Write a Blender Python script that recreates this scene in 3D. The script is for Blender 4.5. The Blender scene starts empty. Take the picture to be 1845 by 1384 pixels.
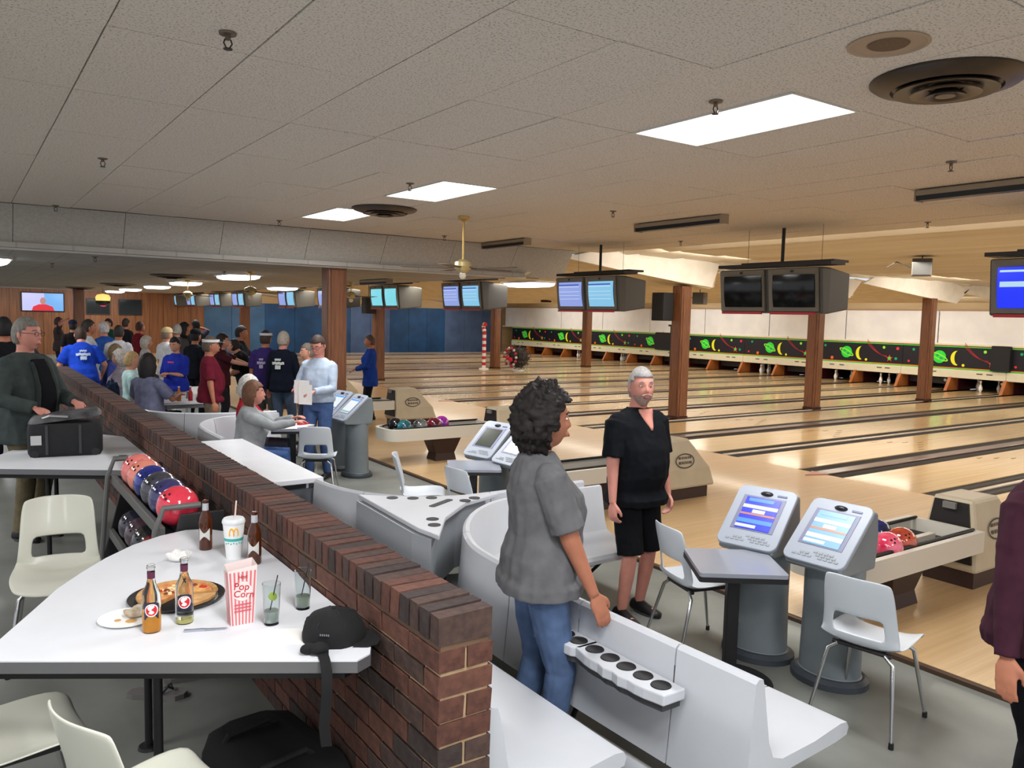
import bpy, math, random
from mathutils import Vector, Matrix, noise
random.seed(7)
S = bpy.context.scene
COL = S.collection
PI = math.pi
# ---------------------------------------------------------------- camera
CAMH = 2.08                       # camera height above the bowlers' floor
FPX, PIT, ROL, YAW = 1440.33, 0.0839131, 0.0235412, 0.964359
def _axes():
    cp, sp, cy, sy = math.cos(PIT), math.sin(PIT), math.cos(YAW), math.sin(YAW)
    fw = Vector((cy*cp, sy*cp, -sp)); rt = Vector((sy, -cy, 0)); up = rt.cross(fw)
    c, s = math.cos(ROL), math.sin(ROL)
    return fw, rt*c + up*s, up*c - rt*s
FW, RT, UP = _axes()
cd = bpy.data.cameras.new('camera'); cam = bpy.data.objects.new('camera', cd); COL.objects.link(cam)
cd.sensor_width = 36.0; cd.lens = FPX/1845*36; cd.clip_start = .05; cd.clip_end = 200
m3 = Matrix((RT, UP, -FW)).transposed()
cam.matrix_world = Matrix.Translation((0, 0, CAMH)) @ m3.to_4x4()
S.camera = cam
S.view_settings.view_transform = 'Standard'; S.view_settings.look = 'None'
S.view_settings.gamma = 1; S.view_settings.use_curve_mapping = False
S.view_settings.exposure = 0.0
w = bpy.data.worlds.new('world'); S.world = w; w.use_nodes = True
w.node_tree.nodes['Background'].inputs[0].default_value = (.8, .82, .88, 1)
w.node_tree.nodes['Background'].inputs[1].default_value = .95
def arealight(name, loc, sx, sy, power, col=(1, .96, .9), rot=(0, 0, 0)):
    l = bpy.data.lights.new(name, 'AREA'); l.shape = 'RECTANGLE'; l.size = sx; l.size_y = sy
    l.energy = power; l.color = col
    o = bpy.data.objects.new(name, l); COL.objects.link(o); o.location = loc; o.rotation_euler = rot
    return o
# ceiling troffers (main ceiling), lowered-ceiling fixtures, lamps over the approaches and lanes, added fill lights
NEUT = (.98, .985, 1); WARM = (1, .93, .8)
for x, ys_ in ((-2.2, (-1.6, 3.31, 6.97, 9.41)), (3.913, (-1.6, 3.31, 6.97, 9.41)), (.86, (-2.4, -.4, 1.1))):  # last row has no fixtures: unseen fill added to brighten the near table
    for y in ys_:
        arealight('troffer_or_fill_light', (x, y, 3.262), .56, 1.15, 68, NEUT)
for x, y in ((4.5, 15.6), (4.8, 21), (5.0, 26), (5.1, 31), (5.3, 35.5), (.5, 14), (.4, 21), (.3, 28), (0, 34), (-2.5, 17), (-2.5, 25)):
    arealight('ceiling_fixture_lamp', (x, y, 2.66), .6, 1.1, 46, NEUT)
for y in (1, 4.6, 8.2):
    arealight('lane_lamp', (11.8, y, 3.25), .3, 2.6, 50, WARM)
    arealight('cove_lamp', (9.70, y, 3.38), .08, 3.4, 26, WARM, (0, math.radians(-85), 0))
for x in (13.6, 18.6, 23.2):
    for y in (2, 8):
        arealight('lane_lamp', (x, y, 3.2), .4, 4, 85, WARM)
    for y in (15, 23, 32):
        arealight('lane_lamp', (x, y, 2.72), .4, 5, 115, WARM)
for y in (2, 8, 15, 23, 32):
    arealight('pin_deck_lamp', (25.2, y, 2.9), .5, 6, 48, (1, .97, .92), (0, math.radians(-50), 0))
for y in (15, 22, 30, 36):
    arealight('lane_lamp', (8.8, y, 2.72), .4, 4, 60, WARM)
for x, y in ((1.5, 37), (5, 37.6), (12, 37.2), (17, 37.2), (22, 37.2)):
    arealight('far_wall_fill_light', (x, y, 2.6), 3, .4, 42, NEUT, (math.radians(35), 0, 0))  # added fill without fixtures, brightens the blue and wood walls
for x in (11.3, 20.5):
    arealight('baffle_fill_light', (x, 10.3, 3.2), 3, .25, 22, WARM, (math.radians(62), 0, 0))  # added fill, no such fitting here, aimed to whiten the baffles
def G(px, py, z):                 # image pixel -> place on the horizontal plane z
    d = FW*FPX + RT*(px-922.5) - UP*(py-692)
    t = (z-CAMH)/d.z
    return Vector((d.x*t, d.y*t, z))
def PD(px, depth):                # image column + distance ahead -> place on the plan
    d = FW*FPX + RT*(px-922.5) - UP*(560+.0237*px-692)
    t = depth/FPX
    return d.x*t, d.y*t
def OX(px, py, X):
    d = FW*FPX + RT*(px-922.5) - UP*(py-692); t = X/d.x
    return Vector((X, d.y*t, d.z*t+CAMH))
# ---------------------------------------------------------------- materials
def lin(c):
    return tuple((v/255/12.92 if v <= 10 else ((v/255+.055)/1.055)**2.4) for v in c)
MATS = {}
def M(name, rgb=(128, 128, 128), rough=.6, metal=0, emit=0, var=0, scale=8, bump=0, rgb2=None, stretch=None, coat=0, trans=0, ior=1.45, spec=.5):
    if name in MATS: return MATS[name]
    m = bpy.data.materials.new(name); MATS[name] = m; m.use_nodes = True
    nt = m.node_tree; b = nt.nodes['Principled BSDF']
    col = lin(rgb)
    b.inputs['Base Color'].default_value = (*col, 1); b.inputs['Roughness'].default_value = rough
    b.inputs['Metallic'].default_value = metal; b.inputs['Coat Weight'].default_value = coat
    b.inputs['Coat Roughness'].default_value = .08
    b.inputs['Specular IOR Level'].default_value = spec
    b.inputs['Transmission Weight'].default_value = trans; b.inputs['IOR'].default_value = ior
    if emit:
        if name.startswith('screen_'): b.inputs['Base Color'].default_value = (.02, .02, .02, 1)
        b.inputs['Emission Color'].default_value = (*col, 1); b.inputs['Emission Strength'].default_value = emit
    if var or rgb2 or bump:
        tc = nt.nodes.new('ShaderNodeTexCoord'); mp = nt.nodes.new('ShaderNodeMapping'); n = nt.nodes.new('ShaderNodeTexNoise')
        nt.links.new(tc.outputs['Object'], mp.inputs[0]); nt.links.new(mp.outputs[0], n.inputs['Vector'])
        if stretch: mp.inputs['Scale'].default_value = stretch
        n.inputs['Scale'].default_value = scale; n.inputs['Detail'].default_value = 5
        if var or rgb2:
            r = nt.nodes.new('ShaderNodeValToRGB'); c2 = lin(rgb2) if rgb2 else tuple(v*(1-var) for v in col)
            r.color_ramp.elements[0].position = .35; r.color_ramp.elements[1].position = .65
            r.color_ramp.elements[0].color = (*c2, 1); r.color_ramp.elements[1].color = (*col, 1)
            nt.links.new(n.outputs[0], r.inputs[0]); nt.links.new(r.outputs[0], b.inputs['Base Color'])
        if bump:
            bp = nt.nodes.new('ShaderNodeBump'); bp.inputs['Strength'].default_value = bump; bp.inputs['Distance'].default_value = .01
            nt.links.new(n.outputs[0], bp.inputs['Height']); nt.links.new(bp.outputs[0], b.inputs['Normal'])
    return m
def cloth(rgb, name=None):
    k = name or 'cloth_%02x%02x%02x' % tuple(int(v) for v in rgb)
    return M(k, rgb, .9, var=.22, scale=14, bump=.15, spec=.15)
# ---------------------------------------------------------------- mesh builder
class MB:
    def __init__(s): s.v = []; s.f = []; s.m = []; s.T = Matrix()
    def add(s, vs, fs, mi=0):
        o = len(s.v); s.v += [tuple(s.T @ Vector(p)) for p in vs]
        s.f += [tuple(i+o for i in f) for f in fs]; s.m += [mi]*len(fs)
    def box(s, c, d, rz=0, mi=0, R=None):
        R = R or Matrix.Rotation(rz, 3, 'Z'); c = Vector(c); h = [x/2 for x in d]
        vs = [c + R @ Vector((h[0]*i, h[1]*j, h[2]*k)) for k in (-1, 1) for j in (-1, 1) for i in (-1, 1)]
        s.add(vs, [(0, 2, 3, 1), (4, 5, 7, 6), (0, 1, 5, 4), (2, 6, 7, 3), (0, 4, 6, 2), (1, 3, 7, 5)], mi)
    def loft(s, rings, mi=0, cap=True, closed=True):
        n = len(rings[0]); vs = [p for r in rings for p in r]; fs = []
        for a in range(len(rings)-1):
            for i in range(n if closed else n-1):
                j = (i+1) % n; fs.append((a*n+i, a*n+j, a*n+n+j, a*n+n+i))
        if cap: fs += [tuple(range(n))[::-1], tuple((len(rings)-1)*n+i for i in range(n))]
        s.add(vs, fs, mi)
    def tube(s, pts, rad, n=10, mi=0, flat=1):
        pts = [Vector(p) for p in pts]; rs = rad if isinstance(rad, (list, tuple)) else [rad]*len(pts)
        rings = []; side = None
        for i, p in enumerate(pts):
            t = (pts[min(i+1, len(pts)-1)] - pts[max(i-1, 0)]).normalized()
            if side is None: side = t.cross(Vector((0, 0, 1)) if abs(t.z) < .95 else Vector((0, 1, 0))).normalized()
            side = (side - t*side.dot(t)).normalized(); b = t.cross(side)
            rings.append([p + side*math.cos(a)*rs[i] + b*math.sin(a)*rs[i]*flat for a in [2*PI*k/n for k in range(n)]])
        s.loft(rings, mi)
    def lathe(s, prof, c=(0, 0, 0), n=20, mi=0, cap=True, sx=1, sy=1):
        c = Vector(c)
        s.loft([[c + Vector((r*sx*math.cos(2*PI*k/n), r*sy*math.sin(2*PI*k/n), z)) for k in range(n)] for r, z in prof], mi, cap)
    def ell(s, c, r, nu=14, nv=9, R=None, mi=0):
        c = Vector(c); R = R or Matrix.Identity(3); r = (r,)*3 if isinstance(r, (int, float)) else r; rings = []
        for j in range(nv+1):
            a = -PI/2+.04+(PI-.08)*j/nv
            rings.append([c + R @ Vector((r[0]*math.cos(a)*math.cos(2*PI*k/nu), r[1]*math.cos(a)*math.sin(2*PI*k/nu), r[2]*math.sin(a))) for k in range(nu)])
        s.loft(rings, mi)
    def prism(s, poly, z0, z1, mi=0, ax='z'):
        f = {'z': lambda a, b, h: (a, b, h), 'x': lambda a, b, h: (h, a, b), 'y': lambda a, b, h: (a, h, b)}[ax]
        s.loft([[f(a, b, z0) for a, b in poly], [f(a, b, z1) for a, b in poly]], mi)
    def build(s, name, mats, parent=None, smooth=0, bevel=0, loc=None, rot=None, kind=None, sub=0):
        me = bpy.data.meshes.new(name); me.from_pydata(s.v, [], s.f); me.validate()
        mats = mats if isinstance(mats, (list, tuple)) else [mats]
        for x in mats: me.materials.append(x)
        if len(mats) > 1 and len(me.polygons) == len(s.m): me.polygons.foreach_set('material_index', s.m)
        import bmesh
        b = bmesh.new(); b.from_mesh(me); bmesh.ops.recalc_face_normals(b, faces=b.faces); b.to_mesh(me); b.free()
        if smooth:
            me.polygons.foreach_set('use_smooth', [True]*len(me.polygons)); me.set_sharp_from_angle(angle=math.radians(smooth))
        o = bpy.data.objects.new(name, me); COL.objects.link(o)
        if parent is not None: o.parent = parent
        if loc is not None: o.location = loc
        if rot is not None: o.rotation_euler = rot
        if kind: o['kind'] = kind
        if bevel:
            md = o.modifiers.new('bevel', 'BEVEL'); md.width = bevel; md.segments = 2; md.limit_method = 'ANGLE'
        if sub:
            md = o.modifiers.new('sub', 'SUBSURF'); md.levels = sub; md.render_levels = sub
        return o
def tag(o, label, cat, group=None):
    o['label'] = label; o['category'] = cat
    if group: o['group'] = group
    return o
def thing(name, label, cat, loc=(0, 0, 0), rz=0, group=None):
    o = bpy.data.objects.new(name, None); COL.objects.link(o); o.location = loc; o.rotation_euler = (0, 0, rz)
    o.empty_display_size = .1
    return tag(o, label, cat, group)
def copy_tree(o, parent=None):
    c = o.copy(); COL.objects.link(c); c.parent = parent
    for ch in list(o.children): copy_tree(ch, c)
    return c
def again(src, loc, rz, label, group=None):
    c = copy_tree(src); c.location = loc; c.rotation_euler = (0, 0, rz); c['label'] = label
    if group: c['group'] = group
    return c
def oneshot(name, mat, label, cat, fn, loc=(0, 0, 0), rz=0, group=None, **k):
    mb = MB(); fn(mb); o = mb.build(name, mat, loc=loc, rot=(0, 0, rz), **k); return tag(o, label, cat, group)
def rrect(w, h, r, n=4, cx=0, cy=0):
    out = []
    for sx, sy, a0 in ((1, 1, 0), (-1, 1, PI/2), (-1, -1, PI), (1, -1, 3*PI/2)):
        for k in range(n+1):
            a = a0 + PI/2*k/n; out.append((cx+sx*(w/2-r)+r*math.cos(a), cy+sy*(h/2-r)+r*math.sin(a)))
    return out
# ================================================================ the room
KF = .21                           # raised concourse floor
CZ, LZ = 3.28, 2.78                # main ceiling, lowered ceiling
floorm = M('grey_floor', (132, 134, 128), .5, rgb2=(106, 108, 102), scale=1.3, bump=.02, coat=.05)
mb = MB(); mb.box((-1.4, 18, -.1), (12.4, 44, .2)); mb.build('floor', floorm, kind='structure')
mb = MB(); mb.box((-1.42, 18, KF/2), (5.2+.02, 44, KF)); mb.build('floor_concourse', floorm, kind='structure')
# ceiling: dark void slab, then the tiles
ceilm = M('ceiling_tile', (224, 216, 206), .95, rgb2=(216, 208, 197), scale=60, bump=.25, spec=.1)
def speck(m, dark=.82):
    nt = m.node_tree; b = nt.nodes['Principled BSDF']; prev = b.inputs['Base Color'].links[0].from_socket
    tc = nt.nodes['Texture Coordinate']; v = nt.nodes.new('ShaderNodeTexNoise'); v.inputs['Scale'].default_value = 95; v.inputs['Detail'].default_value = 2
    r = nt.nodes.new('ShaderNodeValToRGB'); r.color_ramp.elements[0].position = .36; r.color_ramp.elements[0].color = (dark*.7, dark*.68, dark*.65, 1)
    r.color_ramp.elements[1].position = .43; mx = nt.nodes.new('ShaderNodeMix'); mx.data_type = 'RGBA'; mx.blend_type = 'MULTIPLY'; mx.inputs[0].default_value = 1
    nt.links.new(tc.outputs['Object'], v.inputs['Vector']); nt.links.new(v.outputs[0], r.inputs[0])
    nt.links.new(prev, mx.inputs[6]); nt.links.new(r.outputs[0], mx.inputs[7]); nt.links.new(mx.outputs[2], b.inputs['Base Color'])
speck(ceilm)
darkm = M('dark_gap', (92, 88, 82), .9)
mb = MB(); mb.box((2.8, 3.8, CZ+.09), (13.6, 15.6, .08))
ceiling = mb.build('ceiling', darkm, kind='structure')
GX, GY = .558, 3.918
tiles = []
tmesh = {}
def tile_mesh(k):
    if k not in tmesh:
        mb = MB(); r = random.Random(k)
        mb.box((0, 0, .012), (0.603, 1.212, .024)); mb.v = [(x, y, z + (r.uniform(-.0025, .0025) if z < .01 else 0)) for x, y, z in mb.v]
        mb2 = mb.build('ceiling_tile', ceilm, ceiling, bevel=0); tmesh[k] = mb2.data; bpy.data.objects.remove(mb2)
    return tmesh[k]
LIT = {(5, -1), (5, 2), (5, 4)}
far = MB()
for i in range(-7, 15):
    for j in range(-6, 6):
        if (i, j) in LIT: continue
        x, y = GX+.61*(i+.5), GY+1.22*(j+.5)
        if i >= -1 and j >= -2:
            o = bpy.data.objects.new('ceiling_tile', tile_mesh(random.randrange(8))); COL.objects.link(o); o.parent = ceiling
            o.location = (x, y, CZ + random.uniform(-.002, .003))
        else: far.box((x, y, CZ+.012), (0.603, 1.212, .024))
far.build('ceiling_tile', ceilm, ceiling, kind='stuff')
# lowered ceiling beyond the bulkhead and over the far lanes
lowm = M('lowered_ceiling', (178, 174, 166), .95, rgb2=(168, 164, 156), scale=3, bump=.1, spec=.1)
lanec = M('lane_ceiling', (228, 214, 186), .9, rgb2=(216, 200, 170), scale=3, spec=.2)
# seams of the lowered ceiling
def seams(m, sx, sy, ox, oy, dk=.8, wdt=.012):
    nt = m.node_tree; b = nt.nodes['Principled BSDF']; prev = b.inputs['Base Color'].links[0].from_socket
    tc = nt.nodes['Texture Coordinate']; br = nt.nodes.new('ShaderNodeTexBrick'); mp = nt.nodes.new('ShaderNodeMapping')
    mp.inputs['Location'].default_value = (ox, oy, 0); br.offset = 0; br.inputs['Scale'].default_value = 1; br.inputs['Brick Width'].default_value = sx
    br.inputs['Row Height'].default_value = sy; br.inputs['Mortar Size'].default_value = wdt; br.inputs['Color1'].default_value = br.inputs['Color2'].default_value = (1, 1, 1, 1)
    br.inputs['Mortar'].default_value = (dk, dk, dk, 1); mx = nt.nodes.new('ShaderNodeMix'); mx.data_type = 'RGBA'; mx.blend_type = 'MULTIPLY'; mx.inputs[0].default_value = 1
    nt.links.new(tc.outputs['Object'], mp.inputs[0]); nt.links.new(mp.outputs[0], br.inputs['Vector'])
    nt.links.new(prev, mx.inputs[6]); nt.links.new(br.outputs[0], mx.inputs[7]); nt.links.new(mx.outputs[2], b.inputs['Base Color'])
seams(lowm, .61, 1.22, 0, 0)
XT = [9.04, 13.15, 18.2, 23.3, 28.4]      # crests of the sawtooth ceiling over the lanes
prof = [(8.2, LZ), (9.0, 3.18)]
for a, b in zip(XT, XT[1:]): prof += [(a+.1, 3.17), (b-.15, 2.76), (b, 2.80), (b+.05, 3.05)]
mb = MB(); mb.box((2.1, 25.6, LZ+.03), (12.2, 28.2, .06)); mb.build('ceiling_lowered', lowm, kind='structure')
mb = MB()
mb.loft([[(x, y, z+h) for x, z in prof for h in (0,)] + [(x, y, z+.05) for x, z in prof[::-1]] for y in (11.56, 39.6)])
mb.build('ceiling_over_far_lanes', lanec, kind='structure')
# upper ceiling over the near lanes, gently stepped
up = [(9.58, 3.3), (9.62, 3.46), (10.0, 3.46), (10.55, 3.31)]
x = 10.6
while x < 28:
    up += [(x+.03, 3.43), (x+.32, 3.33), (x+1.2, 3.31)]; x += 1.22
mb = MB(); mb.loft([[(a, y, z) for a, z in up] + [(a, y, z+.05) for a, z in up[::-1]] for y in (-3.4, 11.5)])
mb.build('ceiling_over_near_lanes', M('cream_ceiling', (222, 212, 194), .7, rgb2=(206, 192, 166), scale=2, stretch=(1, .1, 1)), kind='structure')
# bulkhead between the main ceiling and the lowered one: panels
bulk = M('bulkhead_panel', (182, 178, 170), .9, rgb2=(170, 166, 158), scale=30, spec=.1)
mb = MB(); mb.box((2.3, 11.66, 3.06), (12.6, .04, .58))
bh = mb.build('wall_bulkhead', darkm, kind='structure')
k = -4.3
while k < 8.2:
    mb = MB(); w = 1.214
    mb.add([(k, 11.3, CZ), (k+w, 11.3, CZ), (k+w, 11.62, LZ), (k, 11.62, LZ), (k, 11.33, CZ+.01), (k+w, 11.33, CZ+.01), (k+w, 11.65, LZ), (k, 11.65, LZ)],
           [(0, 1, 2, 3), (7, 6, 5, 4), (0, 4, 5, 1), (3, 2, 6, 7), (0, 3, 7, 4), (1, 5, 6, 2)])
    mb.build('fascia_panel', bulk, bh); k += 1.22
mb = MB(); mb.box((2.0, 11.63, LZ-.01), (12.6, .05, .03)); mb.build('edge_trim', M('trim_light', (205, 203, 198), .6), bh)
whitefas = M('white_baffle', (244, 240, 232), .8, rgb2=(236, 230, 220), scale=5, stretch=(1, 6, 1))
def baffle(pts, nm=0):
    mb = MB(); mb.prism(pts, 11.48, 11.54, ax='y'); return mb.build('baffle_panel', whitefas, bh)
baffle([(9.04, 3.17), (9.5, 3.28), (10.17, 3.38), (11.63, 3.46), (13.19, 3.28), (13.0, 2.79), (12.0, 2.86), (10.5, 3.01)])
baffle([(13.19, 3.1), (13.6, 3.28), (15, 3.3), (17.22, 3.28), (18.4, 3.15), (17.95, 2.73), (16, 2.9)])
baffle([(18.5, 3.11), (18.97, 3.28), (22.3, 3.39), (23.75, 3.16), (23.09, 2.74), (21, 2.9)])
baffle([(23.45, 3.05), (24, 3.28), (27, 3.3), (28, 3.1), (27.6, 2.78)])
# fill above the baffles
mb = MB(); mb.box((18.6, 11.58, 3.5), (19.2, .05, .5)); mb.build('trim_1', lanec, kind='structure')
# far wall: wood panelling, then blue panels
YF = 39.5
woodw = M('wood_panel', (142, 92, 54), .5, rgb2=(108, 66, 38), scale=2, stretch=(9, 1, .4))
mb = MB(); mb.box((2.5, YF+.15, 1.6), (13.4, .1, 3.4)); wb = mb.build('wall_back', M('wall_backing', (60, 40, 28), .8), kind='structure')
x = -4.2
while x < 9.2:
    mb = MB(); mb.box((x+.3, YF+.07, 1.5), (.59, .06, 3.0)); mb.build('wall_panel', woodw, wb); x += .6
tanw = M('tan_upper_wall', (198, 166, 118), .8, rgb2=(184, 150, 104), scale=1.2, stretch=(.4, .4, 3))
mb = MB(); mb.box((19, YF+.2, 1.7), (19.6, .1, 3.6)); wb2 = mb.build('wall_back_lanes', tanw, kind='structure')
bl1 = M('blue_panel_dark', (24, 74, 118), .6, rgb2=(18, 58, 96), scale=1.5); bl2 = M('blue_panel_grey', (78, 98, 132), .6, rgb2=(66, 84, 116), scale=1.5)
bl3 = M('blue_panel_mid', (60, 98, 132), .6, rgb2=(50, 84, 116), scale=1.5)
xs = [(9.25, 12.5, bl3), (12.5, 17.0, bl1), (17.0, 19.3, bl2), (19.3, 22.7, bl1), (22.7, 26.6, bl2)]
for a, b, m in xs:
    n = max(1, round((b-a)/1.3)); s_ = (b-a)/n
    for i in range(n):
        mb = MB(); mb.box((a+s_*(i+.5), YF+.1, 1.2), (s_-.015, .07, 2.5)); mb.build('wall_panel', m, wb2)
mb = MB(); mb.box((26.86, 18, 3.1), (.08, 43.4, 1.0)); mb.build('wall_right', M('tan_high_wall', (214, 190, 150), .8, rgb2=(200, 174, 132), scale=1.2, stretch=(.4, .4, 3)), kind='structure')
# ---------------------------------------------------------------- approach and lanes
maple = M('maple_boards', (208, 176, 132), .34, rgb2=(198, 164, 118), scale=3, stretch=(.25, 9, 1), coat=.2)
mapleL = M('lane_boards', (214, 188, 146), .2, rgb2=(200, 168, 120), scale=3, stretch=(.15, 10, 1), coat=.35)
def board_lines(m, w_=.028, dk=.9):
    nt = m.node_tree; b = nt.nodes['Principled BSDF']; prev = b.inputs['Base Color'].links[0].from_socket
    tc = nt.nodes['Texture Coordinate']; br = nt.nodes.new('ShaderNodeTexBrick'); br.inputs['Scale'].default_value = 1
    br.inputs['Brick Width'].default_value = 2.2; br.inputs['Row Height'].default_value = w_; br.inputs['Mortar Size'].default_value = .0012
    br.inputs['Color1'].default_value = (1, 1, 1, 1); br.inputs['Color2'].default_value = (.93, .92, .9, 1); br.inputs['Mortar'].default_value = (dk, dk*.95, dk*.9, 1)
    mx = nt.nodes.new('ShaderNodeMix'); mx.data_type = 'RGBA'; mx.blend_type = 'MULTIPLY'; mx.inputs[0].default_value = 1
    nt.links.new(tc.outputs['Object'], br.inputs['Vector']); nt.links.new(prev, mx.inputs[6]); nt.links.new(br.outputs[0], mx.inputs[7]); nt.links.new(mx.outputs[2], b.inputs['Base Color'])
board_lines(maple, .057); board_lines(mapleL, .04)
AX, FL, PX = 4.8, 9.7, 26.6        # approach edge, foul line, mask plane
AZ = .03
mb = MB(); mb.box(((AX+FL)/2, 18, AZ-.1), (FL-AX, 44, .2)); mb.build('floor_approach', maple, kind='structure')
mb = MB(); mb.box((AX-.02, 18, .012), (.05, 44, .03)); mb.build('trim_2', M('dark_edge', (70, 52, 38), .5), kind='structure')
mb = MB(); mb.box((FL+9.6, 18, -.16), (19.4, 44, .1)); mb.build('floor_under_lanes', M('void', (20, 16, 14), .9), kind='structure')
gutm = M('gutter', (26, 17, 14), .4, rgb2=(18, 12, 10), scale=2); capN = M('cap_grey', (190, 174, 160), .25, var=.15); capW = M('cap_brown', (92, 64, 54), .35, rgb2=(74, 52, 44), scale=2, coat=.3)
lane_mesh = {}
ordw = ['first', 'second', 'third', 'fourth', 'fifth', 'sixth', 'seventh', 'eighth', 'ninth', 'tenth', 'eleventh', 'twelfth', 'thirteenth', 'fourteenth',
        'fifteenth', 'sixteenth', 'seventeenth', 'eighteenth', 'nineteenth', 'twentieth', 'twenty-first', 'twenty-second', 'twenty-third', 'twenty-fourth']
LP = 1.68; Y0 = 3.15               # strip k sits at Y0 + LP*k ; even k = wide (ball return) strip
L = PX + 1.6 - FL
lanes = []
for k in range(-3, 22):            # lane between strip k and k+1
    yc = Y0 + LP*(k+.5) + (.045 if k % 2 == 0 else -.045)
    if yc > YF-.8: break
    n = len(lanes)
    o = thing('bowling_lane', 'glossy maple lane between dark gutters, %s in from the right end of the lanes' % ordw[n], 'bowling lane', (FL, yc, AZ), 0, 'bowling lanes side by side')
    if not lane_mesh:
        a = MB(); a.box((L/2, 0, -.04), (L, 1.055, .08)); s_ = a.build('lane_surface', mapleL, o)
        for sg in (-1, 1):
            g = MB(); pr = []
            for t in range(7): an = PI*t/6; pr.append((sg*.645-.112*math.cos(an), -.01-.075*math.sin(an)))
            pr2 = [(p, q-.012) for p, q in pr[::-1]]
            g.loft([[(x, p, q) for p, q in pr+pr2] for x in (0, L)]); gg = g.build('gutter', gutm, o, smooth=50)
        lane_mesh = o
        # arrows and dots
        for i in range(7):
            t = MB(); x = 4.2 - .25*abs(i-3); y = (i-3)*.14; t.prism([(x, y-.02), (x+.15, y), (x, y+.02)], .0005, .003); t.build('lane_arrow', M('dark_inlay', (90, 60, 36), .3), o)
    else:
        for ch in lane_mesh.children:
            c = ch.copy(); COL.objects.link(c); c.parent = o
    lanes.append((k, yc))
for i, k in enumerate(range(-3, 22)):
    y = Y0 + LP*k
    if y > YF-1: break
    wide = k % 2 == 0; ww = .21 if wide else .07
    n = i//2
    mb = MB(); mb.box(((L-2)/2, 0, -.03), (L-2, ww, .075))
    o = mb.build('lane_divider', capW if wide else capN, loc=(FL, y, AZ), bevel=.01)
    if wide:
        tag(o, 'wide brown capping strip between two gutters, %s wide one from the right' % ordw[n], 'lane divider', 'lane dividers')
        e = MB(); e.prism([(-.32, 0), (-.05, -.1), (.02, -.13), (.02, .13), (-.05, .1)], .001, .012); e.build('end_plate', M('pinkish_plate', (186, 130, 118), .4), o, loc=(0, 0, 0))
    else: tag(o, 'narrow pale capping strip between two gutters, %s narrow one from the right' % ordw[n], 'lane divider', 'lane dividers')
# ================================================================ ceiling fittings
glow = M('fluorescent_glow', (250, 252, 255), .5, emit=6)
framem = M('white_enamel', (210, 208, 202), .4)
blackm = M('black_metal', (26, 24, 24), .45); brass = M('brass', (190, 160, 96), .3, metal=.7)
darkb = M('dark_bronze', (48, 40, 34), .35, metal=.4)
def troffer(j, label):
    o = thing('ceiling_light', label, 'ceiling light', (GX+.61*5.5, GY+1.22*(j+.5), CZ), 0, 'recessed ceiling lights')
    mb = MB()
    for c, d in (((-.295, 0, .01), (.02, 1.21, .03)), ((.295, 0, .01), (.02, 1.21, .03)), ((0, -.6, .01), (.57, .02, .03)), ((0, .6, .01), (.57, .02, .03))): mb.box(c, d)
    mb.build('frame', framem, o)
    mb = MB(); mb.box((0, 0, .012), (.575, 1.185, .01)); mb.build('diffuser', glow, o)
troffer(-1, 'large recessed fluorescent light nearest the camera, below the round black vent')
troffer(2, 'recessed fluorescent light in mid ceiling, beside the farther round black vent')
troffer(4, 'recessed fluorescent light just behind and left of the farther round black vent')
def sprinkler(x, y, z, label):
    o = thing('sprinkler', label, 'sprinkler', (x, y, z), 0, 'ceiling sprinklers')
    mb = MB(); mb.lathe([(.001, 0), (.038, -.001), (.036, -.009), (.012, -.014), (.012, -.03), (.001, -.03)], n=14); mb.build('escutcheon', M('dull_brass', (112, 98, 84), .4, metal=.5), o, smooth=40)
    mb = MB(); mb.tube([(.012, 0, -.028), (.018, 0, -.045), (.006, 0, -.066)], .0035, 6); mb.tube([(-.012, 0, -.028), (-.018, 0, -.045), (-.006, 0, -.066)], .0035, 6)
    mb.lathe([(.001, -.066), (.02, -.067), (.02, -.071), (.001, -.071)], n=12); mb.build('deflector', darkb, o)
for x, y, lb in ((1.0, 3.67, 'near bronze sprinkler head at the top left of the ceiling'), (1.0, 7.32, 'second sprinkler head from the top left, toward the bulkhead'),
                 (1.0, 11.1, 'sprinkler head just in front of the bulkhead at far left'), (3.44, 3.07, 'sprinkler head right beside the nearest recessed ceiling light'),
                 (3.45, 6.69, 'sprinkler head above the mid ceiling recessed light'), (3.54, 10.6, 'sprinkler head in front of the bulkhead, left of the lit panel'),
                 (5.98, 3.08, 'sprinkler head above the nearest dark strip fixture'), (6.03, 6.8, 'sprinkler head above the middle dark strip fixture'),
                 (6.11, 10.7, 'sprinkler head in front of the bulkhead, right of the fan rod'), (9.2, 4.96, 'sprinkler head high over the second scoring monitor'),
                 (9.0, 8.6, 'sprinkler head near the edge of the cream lane ceiling')):
    sprinkler(x, y, CZ, lb)
for x, y, lb in ((1.6, 12.6, 'just behind the bulkhead'), (1.3, 15.2, 'at the far left'), (4.0, 15.0, 'beside the largest glowing surface light')): sprinkler(x, y, LZ, 'small sprinkler head on the lowered ceiling '+lb)
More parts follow.
